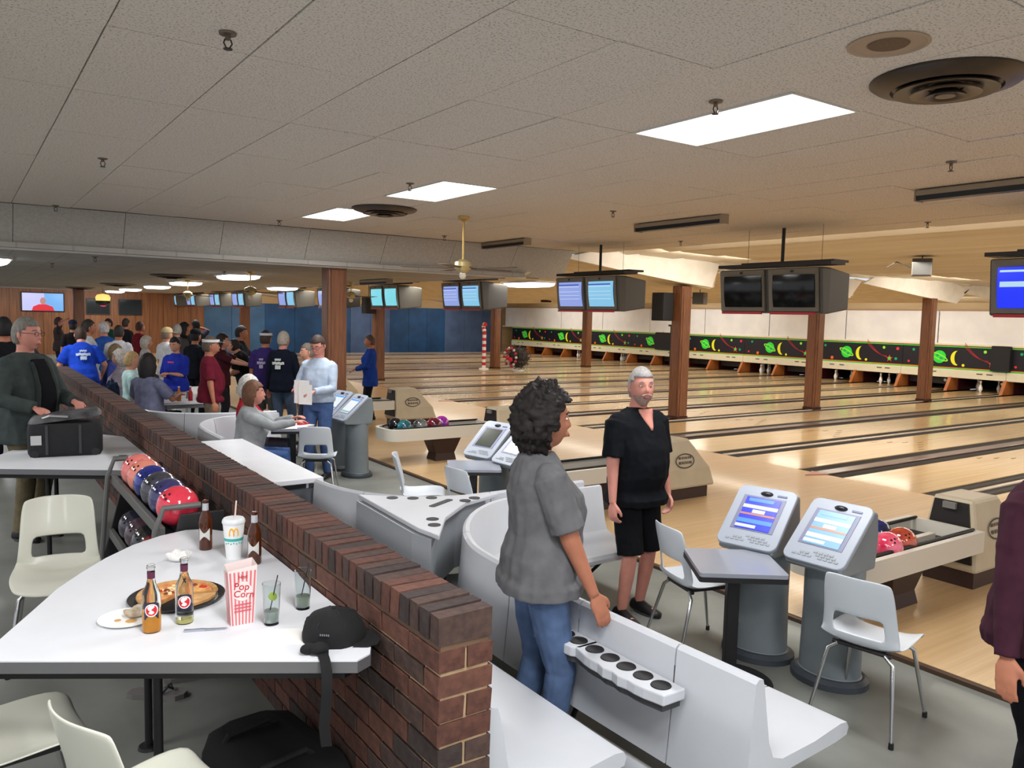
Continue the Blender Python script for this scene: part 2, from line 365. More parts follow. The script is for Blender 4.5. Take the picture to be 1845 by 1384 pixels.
def diffuser(x, y, z, r, label):
    o = thing('round_vent', label, 'ceiling vent', (x, y, z), 0, 'round black ceiling vents')
    bm_ = M('vent_black', (34, 30, 28), .35, rgb2=(64, 50, 38), scale=4)
    mb = MB(); mb.lathe([(.001, -.0), (r, -.0), (r, -.012), (r*.93, -.03), (r*.72, -.05), (r*.7, -.035), (.001, -.03)], n=40); mb.build('outer_ring', bm_, o, smooth=30)
    for i, q in enumerate((.66, .45, .26)):
        mb = MB(); zz = -.045-.012*i
        mb.lathe([(r*q*.55, zz+.02), (r*q, zz-.01), (r*q*1.02, zz-.018), (r*q*.7, zz-.012), (r*q*.5, zz+.008)], n=36, cap=False); mb.build('vent_ring', bm_ if i != 1 else M('vent_brown', (92, 74, 58), .35), o, smooth=40)
    mb = MB(); mb.lathe([(.001, -.07), (r*.14, -.072), (r*.13, -.085), (.001, -.087)], n=20); mb.build('hub', M('vent_brown'), o, smooth=40)
diffuser(3.98, 2.10, CZ, .345, 'large round black ceiling vent at the top right corner')
diffuser(4.06, 8.5, CZ, .37, 'round black ceiling vent between two lit ceiling panels')
diffuser(3.66, 17.7, LZ, .42, 'round black vent on the lowered ceiling, nearest of the far three')
diffuser(3.9, 26.0, LZ, .5, 'round black vent on the lowered ceiling, middle of the far three')
diffuser(3.7, 33.0, LZ, .5, 'round black vent on the lowered ceiling, farthest, near the post')
def ring_grille(mb): mb.lathe([(.001, 0), (.16, 0), (.165, -.008), (.15, -.01), (.145, -.004), (.001, -.004)], n=36)
o = oneshot('ceiling_speaker', M('beige_grille', (170, 150, 128), .6), 'round beige ceiling speaker grille beside the large black vent', 'speaker', ring_grille, (3.30, 2.0, CZ), smooth=30)
mb = MB(); mb.lathe([(.001, -.004), (.085, -.005), (.08, -.009), (.001, -.01)], n=30); mb.build('speaker_cone', M('brown_grille', (120, 96, 74), .8, var=.3, scale=120), o)
def strip(x, y0, y1, z, label):
    o = thing('strip_light', label, 'strip light', (x, (y0+y1)/2, z), 0, 'unlit strip lights'); ln = abs(y1-y0)
    mb = MB(); mb.box((0, 0, -.035), (.13, ln, .05)); mb.build('housing', M('beige_housing', (150, 134, 112), .5), o, bevel=.008)
    mb = MB(); mb.prism([(-.065, -.06), (.065, -.06), (.05, -.1), (-.05, -.1)], -ln/2+.01, ln/2-.01, ax='y'); mb.build('dark_louvre', M('louvre_black', (24, 22, 20), .3), o)
    for sg in (-1, 1):
        mb = MB(); mb.box((0, sg*ln/2, -.055), (.14, .012, .1)); mb.build('end_cap', M('beige_housing'), o)
strip(7.02, 2.5, 3.88, CZ, 'unlit strip light on the ceiling, nearest, cut by the right edge')
strip(7.08, 6.12, 7.5, CZ, 'unlit strip light on the ceiling, middle of the three')
strip(7.16, 10.0, 11.2, CZ, 'unlit strip light on the ceiling, farthest, close to the bulkhead')
strip(7.1, 14.6, 15.9, LZ, 'unlit strip light on the lowered ceiling above a far monitor')
def fan(x, y, hubz, topz, label, R=.66, a0=.3):
    o = thing('ceiling_fan', label, 'ceiling fan', (x, y, topz), 0, 'ceiling fans'); h = hubz-topz
    mb = MB(); mb.lathe([(.001, 0), (.07, 0), (.06, -.035), (.02, -.06), (.001, -.06)], n=16); mb.build('canopy', brass, o, smooth=40)
    mb = MB(); mb.tube([(0, 0, -.04), (0, 0, h)], .013, 8); mb.build('rod', brass, o)
    mb = MB(); mb.lathe([(.001, h+.07), (.04, h+.06), (.1, h+.03), (.115, h-.02), (.09, h-.06), (.05, h-.09), (.001, h-.1)], n=20); mb.build('motor', M('fan_motor', (196, 180, 130), .3, metal=.5), o, smooth=40)
    for k in range(5):
        a = a0+2*PI*k/5; mb = MB(); mb.T = Matrix.Rotation(a, 4, 'Z'); mb.tube([(.08, 0, h-.03), (.2, 0, h-.04)], .012, 6)
        mb.prism([(.18, -.04), (.3, -.06), (R-.03, -.075), (R, -.05), (R, .05), (R-.03, .075), (.3, .06), (.18, .04)], h-.045, h-.037); mb.build('blade', M('fan_blade', (96, 76, 58), .5, var=.2), o)
    mb = MB(); mb.lathe([(.001, h-.1), (.035, h-.1), (.045, h-.14), (.03, h-.17), (.001, h-.18)], n=14); mb.build('lamp_bowl', M('frosted', (225, 215, 190), .4), o, smooth=40)
fan(5.09, 8.45, 2.7, CZ, 'brass ceiling fan with a long rod left of the monitors', .75, .1)
fan(4.35, 14.6, 2.45, LZ, 'ceiling fan hanging below the lowered ceiling left of the thick column')
fan(4.6, 20.5, 2.45, LZ, 'farther ceiling fan over the crowd, in front of the oval lights')
fan(7.4, 17.2, 2.5, LZ, 'ceiling fan with brown blades just right of the thick column')
def oval_light(x, y, label, w=.62, l=1.15):
    o = thing('ceiling_light', label, 'ceiling light', (x, y, LZ), 0, 'surface lights on the lowered ceiling')
    mb = MB(); mb.prism(rrect(w+.06, l+.06, .12), -.04, 0); mb.build('base', framem, o)
    mb = MB(); R = [rrect(w, l, .2), rrect(w*.96, l*.97, .2), rrect(w*.75, l*.85, .18)]
    mb.loft([[(a, b, z) for a, b in r] for r, z in zip(R, (-.04, -.08, -.105))]); mb.build('lens', glow, o, smooth=40)
for i, (x, y, lb) in enumerate(((4.5, 15.9, 'largest glowing surface light, on the lowered ceiling left of the thick column'), (4.75, 21.4, 'second glowing surface light of the row on the lowered ceiling'),
        (5.0, 26.2, 'third glowing surface light of the row on the lowered ceiling'), (5.1, 31.4, 'fourth glowing surface light of the row on the lowered ceiling'),
        (5.3, 36.2, 'farthest glowing surface light of the row, close to the wood wall'), (.35, 14.3, 'glowing surface light at the far left edge of the lowered ceiling'),
        (7.6, 22.5, 'glowing surface light low behind the far monitors'), (9.3, 12.9, 'bright surface light tucked right of the ceiling fan blades'))): oval_light(x, y, lb)
# ================================================================ posts
postm = M('post_stain', (130, 84, 54), .4, rgb2=(104, 64, 40), scale=5, stretch=(8, 8, .5), coat=.12)
def post(x, y, z0, z1, w_, label):
    o = thing('wooden_post', label, 'post', (x, y, z0), 0, 'stained wooden posts')
    mb = MB(); h = z1-z0; mb.box((0, 0, h/2), (w_, w_, h)); mb.build('shaft', postm, o, bevel=.015)
    mb = MB(); mb.box((0, 0, .03), (w_+.02, w_+.02, .06)); mb.build('base_trim', M('post_dark', (70, 36, 24), .4), o)
    for sx, sy in ((1, 0), (-1, 0), (0, 1), (0, -1)):
        mb = MB(); mb.box((sx*(w_/2+.004), sy*(w_/2+.004), h/2), (.012 if sx else w_*.7, .012 if sy else w_*.7, h-.1)); mb.build('facing_board', postm, o)
post(4.82, 11.85, 0, LZ, .30, 'thick brown column at centre left, from the bulkhead to the floor')
post(12.4, 11.75, AZ, 2.8, .28, 'brown wooden post with the black speaker on it, behind the man in black')
post(16.9, 11.65, AZ, 2.85, .28, 'brown wooden post behind the blank monitors')
post(21.9, 11.6, AZ, 2.85, .28, 'brown wooden post nearest the right edge, among the lanes')
post(17.4, 26.3, AZ, 2.8, .30, 'slim brown post beside the striped candy pole, far down the lanes')
post(21.9, 26.1, AZ, 2.8, .30, 'slim brown post under the lit lavender and cyan monitors')
x_, y_ = PD(682, 24.5); post(x_, y_, AZ, 2.75, .30, 'brown post behind the person in the blue jacket')
x_, y_ = PD(441, 33); post(x_, y_, AZ, 2.75, .34, 'brown post in front of the blue wall above the purple shirt')
x_, y_ = PD(142, 30); post(x_, y_, KF, LZ, .34, 'brown post in front of the wood wall beside the television')
# ================================================================ pinsetter masks
cream = M('cream_paint', (232, 226, 200), .5, var=.04); whitew = M('white_curtain', (238, 236, 234), .7, rgb2=(228, 226, 226), scale=1.5)
wallm = thing('masking_wall', 'long white masking wall above the pin decks with cream rails', 'wall panel', (PX, 20, 0))
mb = MB(); k = 0; y = -3.0
while y < YF-.2:
    mb = MB(); l = min(3.34, YF-.2-y); mb.box((.1, y-20+l/2, 2.075), (.05, l-.02, 1.05)); mb.build('white_panel', whitew, wallm); y += 3.36
mb = MB(); mb.box((.04, 18-20, 1.52), (.08, 43, .07)); mb.build('top_rail', cream, wallm, bevel=.01)
mb = MB(); mb.box((.1, 18-20, 2.63), (.07, 43, .06)); mb.build('upper_rail', M('tan_rail', (170, 140, 110), .6), wallm)
mb = MB(); mb.box((1.9, 18-20, 1.3), (.1, 43, 2.6)); mb.build('pit_backing', M('pit_black', (18, 16, 16), .9), wallm)
col = {n: M('mask_'+n, c, .5, emit=.12) for n, c in dict(green=(40, 220, 60), yellow=(236, 232, 40), red=(214, 50, 60), orange=(226, 110, 40), teal=(20, 160, 110), lime=(150, 230, 60), dkred=(150, 40, 44)).items()}
bandm = M('mask_black', (22, 20, 32), .5)
def flat(name, poly, mat, par, t=.008):
    mb = MB(); mb.prism(poly, 0, -t, ax='x'); return mb.build(name, mat, par)
def disc(cy, cz, r, n=18, sx=1): return [(cy+sx*r*math.cos(2*PI*i/n), cz+r*math.sin(2*PI*i/n)) for i in range(n)]
proto = None
rnd = ['right', 'second', 'third', 'fourth', 'fifth', 'sixth', 'seventh', 'eighth', 'ninth', 'tenth', 'eleventh', 'twelfth', 'thirteenth']
for i in range(12):
    yc = Y0 - LP*3 + 2*LP*(i+.5) + .0
    if yc > YF-.5: break
    lb = 'black space-themed mask panel with a green planet and yellow moon, %s from the right end' % ordw[i]
    if proto is None:
        o = thing('space_mural', lb, 'mask panel', (PX, yc, 0), 0, 'space-themed mask panels'); proto = o
        mb = MB(); mb.box((.03, 0, 1.09), (.05, 3.35, .78)); mb.build('black_band', bandm, o)
        for z, c in ((1.472, 'dkred'), (1.445, 'green'), (.735, 'green'), (.765, 'orange')):
            mb = MB(); mb.box((-.002, 0, z), (.012, 3.35, .024)); mb.build('border_stripe', col[c], o)
        mb = MB(); mb.box((-.01, 0, .58), (.1, 3.35, .27)); mb.build('skirt', cream, o, bevel=.01)
        for yy in (-1.2, -.9, .55, .95): flat('lane_mark', [(yy-.09, .6), (yy+.09, .6), (yy+.09, .63), (yy-.09, .63)], M('dark_print', (70, 66, 66), .6), o).location.x = -.062
        mb = MB(); mb.T = Matrix.Translation((-.005, 0, 0))
        # planet + ring; +y is to the left in the picture
        py, pz = .42, 1.1; pl = MB(); pl.prism(disc(py, pz, .21), 0, -.012, ax='x'); pl.build('planet', col['green'], o)
        a = [(py+.3*math.cos(t)*.95+.0, pz+.1*math.sin(t)+.22*-math.cos(t)*-.5) for t in [2*PI*k/24 for k in range(24)]]
        b = [(py+.25*math.cos(t)*.95, pz+.06*math.sin(t)+.22*-math.cos(t)*-.5*.84) for t in [2*PI*k/24 for k in range(24)]]
        rg = MB(); rg.add([(-.016, y, z) for y, z in a+b], [(k, (k+1) % 24, 24+(k+1) % 24, 24+k) for k in range(24)]); rg.build('planet_ring', col['lime'], o)
        for dy, dz, r in ((.07, .05, .04), (-.06, -.06, .05)): pl = MB(); pl.prism(disc(py+dy, pz+dz, r), -.012, -.016, ax='x'); pl.build('planet_spot', col['teal'], o)
        my = -.12; ou = [(my+.02+.2*math.cos(t), 1.08+.24*math.sin(t)) for t in [PI*.5+PI*k/12 for k in range(13)]]; inn = [(my+.06+.12*math.cos(t), 1.1+.23*math.sin(t)) for t in [PI*1.5-PI*k/12 for k in range(13)]]
        ou = [(2*my-a_, b_) for a_, b_ in ou]; inn = [(2*my-a_, b_) for a_, b_ in inn]
        flat('moon', [(-(y-my)*-1+my, z) for y, z in ou+inn], col['yellow'], o)
        sy, sz = -1.22, .95; st = [(sy+(.13 if k % 2 == 0 else .055)*math.sin(PI*k/5), sz+(.13 if k % 2 == 0 else .055)*math.cos(PI*k/5)) for k in range(10)]
        flat('star', st, col['red'], o); flat('star_core', disc(sy, sz, .055, 10), col['green'], o, .014)
        for q in (0, .07, .14):
            pts = [(sy+.1+t*.75, sz+.08-q*.3+t*t*.42+q*t*1.2) for t in [k/8 for k in range(9)]]
            flat('star_trail', [(y, z+.012) for y, z in pts]+[(y, z-.012) for y, z in pts[::-1]], col['dkred'], o)
        for y, z, r, c in ((-1.0, 1.32, .05, 'lime'), (-1.5, 1.3, .055, 'red'), (-1.45, .95, .05, 'teal'), (1.0, .86, .06, 'orange'), (-.35, .86, .045, 'yellow'), (1.3, 1.3, .045, 'teal'), (1.45, .9, .04, 'red')):
            flat('dot', disc(y, z, r, 12), col[c], o)
    else: again(proto, (PX, yc, 0), 0, lb)
for y, lb, l in ((11.72, 'black cabinet box covering the masks near the right edge', .55), (25.9, 'black cabinet box on the masks left of the post with the speaker', 1.5)):
    def f(mb): mb.box((-.045, 0, 1.12), (.13, l, .76)); mb.box((-.05, 0, 1.51), (.12, l*.96, .03))
    oneshot('mask_box', M('matt_black', (26, 26, 30), .6), lb, 'cabinet', f, (PX-.03, y, 0))
def f(mb):
    mb.box((0, 0, .92), (.3, .2, 1.76)); mb.box((0, 0, 1.83), (.36, .4, .08)); mb.box((0, 0, .06), (.34, .18, .04))
oneshot('equipment_pillar', M('matt_black'), 'black equipment pillar standing at the masks left of the speaker post', 'cabinet', f, (PX-.62, 24.99, AZ))
# kickbacks, decks, sweeps, pins
orange = M('orange_plywood', (196, 120, 60), .4, rgb2=(170, 96, 46), scale=3); maroon = M('maroon_board', (90, 30, 34), .5)
for i, k in enumerate(range(-3, 22)):
    y = Y0+LP*k
    if y > YF-.5: break
    o = thing('kickback', 'orange plywood kickback between two pin decks, %s from the right end' % (ordw[i] if i < 24 else 'last'), 'kickback', (PX, y, 0), 0, 'kickbacks')
    mb = MB(); mb.prism([(-.35, AZ), (1.7, AZ), (1.7, .5), (.02, .5), (-.1, .45)], -.05, .05, ax='y'); mb.v = [(x, yy, z) for x, yy, z in mb.v]; mb.build('side_board', orange, o)
    mb = MB(); mb.box((1.0, .0, .25), (1.3, .16, .44)); mb.build('liner', maroon, o)
pinm = M('pin_white', (244, 244, 242), .25, coat=.4); pinr = M('pin_red', (190, 30, 36), .3)
pin = thing('bowling_pin', 'white bowling pin with red neck stripes on a far deck', 'bowling pin', (PX+.3, 11.55+.84, AZ))
mb = MB(); mb.lathe([(.001, 0), (.026, .002), (.044, .06), (.06, .115), (.057, .15), (.038, .21), (.024, .26), (.0235, .285), (.03, .32), (.032, .345), (.024, .37), (.001, .381)], n=14); mb.build('body', pinm, pin, smooth=60)
for z in (.262, .288):
    mb = MB(); mb.lathe([(.0245, z-.006), (.0255, z), (.0245, z+.006)], n=14, cap=False); mb.build('neck_stripe', pinr, pin)
first = True
dl = {3: 'nearest the right edge', 4: 'left of the right edge', 5: 'beside the rightmost post', 6: 'beyond the rightmost post', 7: 'right of the post by the blank monitors', 8: 'left of the post by the blank monitors'}
for n, (k, yc) in enumerate(lanes):
    # sweep bar raised or down
    o = thing('pinsetter', 'dark pinsetter sweep and deck, %s from the right end of the lanes' % ordw[n], 'pinsetter', (PX, yc, 0), 0, 'pinsetters')
    shut = k not in (4, 5, 7, 8, 10, 15, 17)
    mb = MB(); mb.box((.35 if shut else .6, 0, .33 if shut else .47), (.06, 1.35, .26 if shut else .1)); mb.build('sweep_bar', M('sweep_grey', (52, 48, 48), .45, rgb2=(36, 32, 32), scale=4), o)
    mb = MB(); mb.box((.9, 0, .62), (1.2, 1.35, .12)); mb.build('pin_table', M('pit_black'), o)
    mb = MB(); mb.lathe([(.001, 0), (.05, 0), (.05, .01), (.001, .01)], n=10); mb.T = Matrix(); q = mb.build('white_knob', pinm, o, loc=(.3, -.55, .33), rot=(0, -PI/2, 0))
    if not shut:
        want = [(r_, c_) for r_ in range(4) for c_ in range(r_+1)]
        if k in (4, 5, 8): want = [want[i] for i in (0, 3, 5, 6, 9)]
        for r_, c_ in want:
            p = (PX+.1+r_*.264, yc+(c_-r_/2)*.305, AZ)
            lb = 'white bowling pin, %s row, %s, %s deck from the right' % (['head', 'second', 'third', 'back'][r_], ['right', 'left', 'third', 'left end'][c_] if r_ else 'front', ordw[n])
            g = 'pins on the %s deck' % ordw[n]
            if first: pin.location = p; pin['label'] = lb; pin['group'] = g; first = False
            else: again(pin, p, 0, lb, g)
# ================================================================ overhead scoring monitors
hous = M('monitor_housing', (112, 106, 94), .5, var=.06); sideg = M('monitor_side', (74, 72, 68), .5); redl = M('red_strip', (150, 20, 26), .4, emit=.15)
def scr(name, rgb, e=1.0): return M('screen_'+name, rgb, .3, emit=e)
def monitor(Yc, kinds, label, X=8.3, rod=True, small=False):
    o = thing('scoring_monitor', label, 'monitor', (X, Yc, 0), 0, 'overhead scoring monitors')
    W_ = 1.52
    mb = MB()
    f = [(-W_/2, 2.2), (W_/2, 2.2), (W_/2, 2.75), (-W_/2, 2.75)]
    mb.loft([[(0.06 if z < 2.3 else 0, y, z) for y, z in f], [(.18, y, z) for y, z in f], [(.66, y*.93, 2.26 + (z-2.2)*.8) for y, z in f]])
    mb.build('housing', sideg, o, bevel=.02)
    for i, sg in enumerate((1, -1)):           # left one in the picture first
        cy = sg*W_/4; kd = kinds[i]
        fr = MB(); w2, z0, z1 = .345, 2.225, 2.735
        outer = [(cy-w2, z0), (cy+w2, z0), (cy+w2, z1), (cy-w2, z1)]; inner = [(cy-w2+.05, z0+.05), (cy+w2-.05, z0+.05), (cy+w2-.05, z1-.07), (cy-w2+.05, z1-.07)]
        sh = lambda z: .06*(1-(z-2.2)/.55)-.035
        fr.add([(sh(z), y, z) for y, z in outer]+[(sh(z)+.02, y, z) for y, z in inner]+[(sh(z)+.03, y, z) for y, z in outer],
               [(k, (k+1) % 4, 4+(k+1) % 4, 4+k) for k in range(4)]+[(k, 8+k, 8+(k+1) % 4, (k+1) % 4) for k in range(4)])
        fr.build('bezel', hous, o)
        s_ = MB(); n = 8; y0, y1 = inner[0][0], inner[1][0]; a, b = inner[0][1], inner[2][1]; vs = []
        for r in range(n+1):
            for c in range(n+1):
                u, v = c/n*2-1, r/n*2-1; z = a+(b-a)*r/n
                vs.append((sh(z)+.018-.03*(1-u*u*.5-v*v*.5), y0+(y1-y0)*c/n, z))
        s_.add(vs, [(r*(n+1)+c, r*(n+1)+c+1, (r+1)*(n+1)+c+1, (r+1)*(n+1)+c) for r in range(n) for c in range(n)])
        cols = {'off': M('screen_off', (16, 18, 16), .12), 'lav': scr('lavender', (150, 170, 235), .9), 'cyan': scr('cyan', (140, 205, 240), .9), 'teal': scr('teal', (130, 225, 240), .9), 'blue': scr('blue', (20, 50, 250), 1.0)}
        s_.build('screen', cols[kd], o, smooth=60)
        if kd != 'off' and not small:
            bars = [(.88, .05, (60, 80, 190)), (.8, .02, (225, 240, 255)), (.6, .015, (220, 235, 250)), (.45, .015, (215, 232, 250)), (.3, .015, (220, 238, 252))] if kd != 'blue' else [(.9, .05, (200, 235, 250)), (.58, .13, (190, 225, 250))]
            for q, hh, rgb in bars:
                z = a+(b-a)*q; t = MB(); t.box((sh(z)-.018, cy, z), (.004, (y1-y0)*.88, (b-a)*hh)); t.build('score_row', scr('row_%d' % rgb[0], rgb, .9), o)
        r_ = MB(); r_.box((.01, cy, 2.2), (.03, .62, .03)); r_.build('red_strip', redl, o)
        k_ = MB(); k_.ell((sh(z1)-.005, cy, z1-.03), (.01, .025, .012), 8, 6); k_.build('sensor', blackm, o)
    mb = MB(); mb.box((.2, 0, 2.8), (.28, W_+.16, .04)); mb.box((.42, -.05, 2.84), (.3, W_*.9, .03)); mb.build('mounting_bar', M('bar_brown', (40, 32, 28), .5), o)
    top = 3.28 if (Yc < 11.5) else LZ+.25
    if rod:
        mb = MB(); mb.tube([(.35, .05, 2.8), (.35, .05, top)], .022, 8); mb.build('hanging_pole', blackm, o)
        for sg in (-1, 1):
            mb = MB(); mb.tube([(.3, sg*.55, 2.82), (.3, sg*.55, top)], .003, 5); mb.build('hanging_wire', M('wire', (90, 84, 76), .5), o)
monitor(3.08, ('blue', 'blue'), 'pair of bright blue overhead score screens at the right edge')
monitor(6.45, ('off', 'off'), 'pair of blank black overhead score screens in a grey housing')
monitor(9.97, ('lav', 'cyan'), 'pair of lavender and cyan overhead score screens beside the speaker post')
monitor(13.85, ('lav', 'cyan'), 'pair of pale blue overhead score screens right of the ceiling fan')
monitor(17.4, ('teal', 'teal'), 'pair of turquoise overhead score screens just right of the thick column', small=True)
farm = [(590, 'blue screens half hidden by the thick column'), (515, 'lavender screens left of the thick column'), (428, 'screens over the blue wall, right of three smaller ones'),
        (386, 'screens above the corner where wood wall meets blue'), (343, 'small screens on the wood wall side, second from left'), (311, 'smallest screens, leftmost of the far row')]
for px, lb in farm:
    g = OX(px, 545, 8.3); monitor(g.y, ('lav', 'cyan'), 'far pair of overhead score '+lb, small=True)
# speakers and small boxes high up
spk = M('speaker_black', (24, 24, 26), .6)
def speaker(X, y, z, d, label, m=spk, rz=0, rod=None, cat='speaker'):
    o = thing('loudspeaker', label, cat, (X, y, z), rz)
    mb = MB(); mb.box((0, 0, 0), d); mb.build('cabinet', m, o, bevel=.012)
    mb = MB(); mb.box((-d[0]/2-.008, 0, 0), (.014, d[1]*.86, d[2]*.9)); mb.build('grille', M('grille_'+m.name, tuple(30 if m is spk else 84 for _ in range(3)), .8, var=.3, scale=80), o)
    mb = MB(); mb.box((d[0]/2+.03, 0, d[2]*.3), (.07, .06, .05)); mb.box((d[0]/2+.03, 0, -d[2]*.3), (.07, .06, .05)); mb.build('bracket', blackm, o)
    if rod:
        mb = MB(); mb.tube([(0, 0, d[2]/2), (0, 0, rod)], .01, 6); mb.tube([(0, d[1]/2, 0), (.0, d[1]/2+.25, .1), (0, d[1]/2+.4, .0)], .01, 5); mb.build('hanger', blackm, o)
speaker(12.05, 11.95, 2.36, (.3, .34, .58), 'tall black loudspeaker fixed to the front of the brown post')
greyb = M('grey_box', (112, 108, 104), .5, var=.2)
g = OX(1661, 482, 14.0); speaker(g.x, g.y, g.z, (.32, .32, .3), 'grey box speaker hanging from the ceiling left of the blue monitors', greyb, .5, .35)
g = OX(1261, 538, 15.5); speaker(g.x, g.y, g.z, (.3, .3, .3), 'small grey box speaker right of the post with the black loudspeaker', greyb, .4, .5)
g = OX(984, 539, 22); speaker(g.x, g.y, g.z, (.3, .42, .28), 'small black speaker pair high beyond the lanes left of the lavender screens', spk, 0, .5)
x_, y_ = PD(664, 24.2); speaker(x_, y_, 2.32, (.3, .34, .5), 'black loudspeaker low left of the turquoise screens', spk, 0, .74)
# ================================================================ ball returns, racks and balls
hood = M('hood_beige', (196, 184, 158), .45, rgb2=(188, 174, 146), scale=4); hoodd = M('hood_dark', (30, 26, 24), .5); basebr = M('base_brown', (56, 36, 30), .5)
rackw = M('rack_white', (206, 200, 186), .4); rub = M('rubber_black', (20, 20, 20), .5)
def ball_return(Y, label, rl=1.75):
    o = thing('ball_return', label, 'ball return', (6.45, Y, AZ), 0, 'ball return hoods')
    mb = MB(); zb = .13; zt = .70; w0, w1 = .235, .155
    A = [(0, -w0, zb), (.86, -w0, zb), (.86, w0, zb), (0, w0, zb)]; B = [(.04, -w1, zt), (.46, -w1, zt), (.46, w1, zt), (.04, w1, zt)]
    mid = [(.02, -w0*.93, .35), (.78, -w0*.93, .35), (.78, w0*.93, .35), (.02, w0*.93, .35)]
    mb.loft([A, mid, B]); mb.build('hood', hood, o, bevel=.03)
    mb = MB(); mb.add([(-.012, -w0*.84, .2), (-.012, w0*.84, .2), (.02, w1*.85, .67), (.02, -w1*.85, .67), (.05, -w0*.84, .2), (.05, w0*.84, .2), (.07, w1*.85, .67), (.07, -w1*.85, .67)],
                       [(0, 1, 2, 3), (0, 4, 5, 1), (1, 5, 6, 2), (2, 6, 7, 3), (3, 7, 4, 0)]); mb.build('mouth', hoodd, o)
    mb = MB(); mb.box((-.0, 0, .64), (.03, .1, .05)); mb.build('name_plate', M('plate_grey', (120, 116, 110), .4), o)
    mb = MB(); mb.box((.4, 0, .065), (.72, .40, .13)); mb.build('base', basebr, o)
    for sg in (-1, 1):
        e = MB(); cx, cz = .36, .45; n = 20; yy = lambda z: sg*(w0*.93+(w1-w0*.93)*(z-.35)/(.35)+.008)
        ring = [(cx+.155*math.cos(2*PI*k/n), cz+.085*math.sin(2*PI*k/n)) for k in range(n)]; r2 = [(cx+.14*math.cos(2*PI*k/n), cz+.072*math.sin(2*PI*k/n)) for k in range(n)]
        e.add([(x, yy(z)+sg*.001, z) for x, z in ring+r2], [(k, (k+1) % n, n+(k+1) % n, n+k) for k in range(n)]); e.build('badge_ring', M('badge_dark', (70, 62, 54), .6), o)
        for z, hh in ((.485, .026), (.43, .03)):
            t = MB(); x = cx-.1
            while x < cx+.1:
                ww = .012+.01*((int(x*977) % 3)/2); t.add([(x, yy(z)+sg*.003, z-hh/2), (x+ww, yy(z)+sg*.003, z-hh/2), (x+ww, yy(z+hh)+sg*.003, z+hh/2), (x, yy(z+hh)+sg*.003, z+hh/2)], [(0, 1, 2, 3)]); x += .026
            t.build('badge_lettering', M('badge_dark'), o)
    # rack: long oval tray running towards the benches
    q = thing('ball_rack', label.replace('ball return hood', 'oval tray of the hood'), 'ball rack', (6.43, Y, AZ), 0, 'oval ball trays'); 
    def oval(L_, w_, r_, n=6, x0=-.03):
        pts = [(x0, -w_), (x0, w_)]
        for k in range(n+1): a = PI/2+PI/2*k/n; pts.append((-L_+r_+r_*math.cos(a), w_-r_+r_*math.sin(a)))
        for k in range(n+1): a = PI+PI/2*k/n; pts.append((-L_+r_+r_*math.cos(a), -w_+r_+r_*math.sin(a)))
        return pts
    ou = oval(rl, .3, .2); mb = MB(); n = len(ou)
    inn = oval(rl-.045, .255, .17, x0=-.07)
    mb.add([(x, y, .34) for x, y in ou]+[(x, y, .5) for x, y in ou]+[(x, y, .5) for x, y in inn]+[(x, y, .37) for x, y in inn],
           [(k, (k+1) % n, n+(k+1) % n, n+k) for k in range(n)]+[(n+k, n+(k+1) % n, 2*n+(k+1) % n, 2*n+k) for k in range(n)]+[(2*n+k, 2*n+(k+1) % n, 3*n+(k+1) % n, 3*n+k) for k in range(n)]+[tuple(range(n))])
    mb.build('tray_rim', rackw, q, smooth=35)
    mb = MB(); mb.prism(oval(rl-.05, .25, .17, x0=-.08), .38, .4); mb.build('tray_bed', rub, q)
    for sg in (-1, 1):
        mb = MB(); mb.tube([(-.05, sg*.225, .5), (-rl+.2, sg*.225, .5), (-rl+.12, sg*.16, .5)], .014, 6); mb.build('side_rail', rub, q)
    mb = MB(); mb.box((-rl*.5, 0, .43), (rl*.75, .05, .04)); mb.build('centre_rail', rackw, q)
    mb = MB(); mb.loft([[(-rl*.45+s*a, t*b, z) for s, t in ((-1, -1), (1, -1), (1, 1), (-1, 1))] for z, a, b in ((0, .17, .13), (.1, .15, .11), (.34, .24, .16))]); mb.build('pedestal', basebr, q)
ball_return(3.15, 'ball return hood nearest the camera at the right edge')
ball_return(6.51, 'ball return hood right of the man in black')
ball_return(9.87, 'ball return hood hidden behind the standing woman')
ball_return(13.2, 'ball return hood beyond the line of five bowling balls')
ball_return(16.6, 'far ball return hood beyond the man in the light blue shirt')
BR = .108
ballp = None
def ball(x, y, z, rgb, label, group, rgb2=None, hole=None):
    global ballp
    o = thing('bowling_ball', label, 'bowling ball', (x, y, z), 0, group)
    m = M('ball_%02x%02x%02x' % rgb, rgb, .12, rgb2=rgb2 or tuple(int(v*.45) for v in rgb), scale=9, coat=.9)
    mb = MB(); mb.ell((0, 0, BR), BR, 24, 16); mb.build('ball', m, o, smooth=60)
    d = Vector(hole or (-.5, -.55, .67)).normalized(); q = d.to_track_quat('Z', 'Y').to_matrix()
    for a, b in ((0, 0), (.024, .012), (.02, -.016)):
        c = Vector((0, 0, BR)) + q @ Vector((a, b, 0)) + d*math.sqrt(BR*BR-a*a-b*b)
        mb = MB(); mb.lathe([(.001, .0006), (.0075, .0006), (.0085, -.001)], n=10); oo = mb.build('finger_hole', M('hole_black', (8, 8, 8), .8), o, loc=c); oo.rotation_euler = d.to_track_quat('Z', 'Y').to_euler()
z = AZ+.395
gr = 'balls on the near tray'
ball(5.31, 3.00, z, (200, 30, 70), 'swirled crimson bowling ball at the front of the near tray', gr, (226, 110, 130))
ball(5.53, 3.02, z, (130, 40, 30), 'dark red brown bowling ball behind the crimson one', gr, (190, 80, 50))
ball(5.60, 3.25, z, (24, 40, 110), 'navy blue bowling ball at the back of the near tray', gr)
gr = 'balls on the far tray'
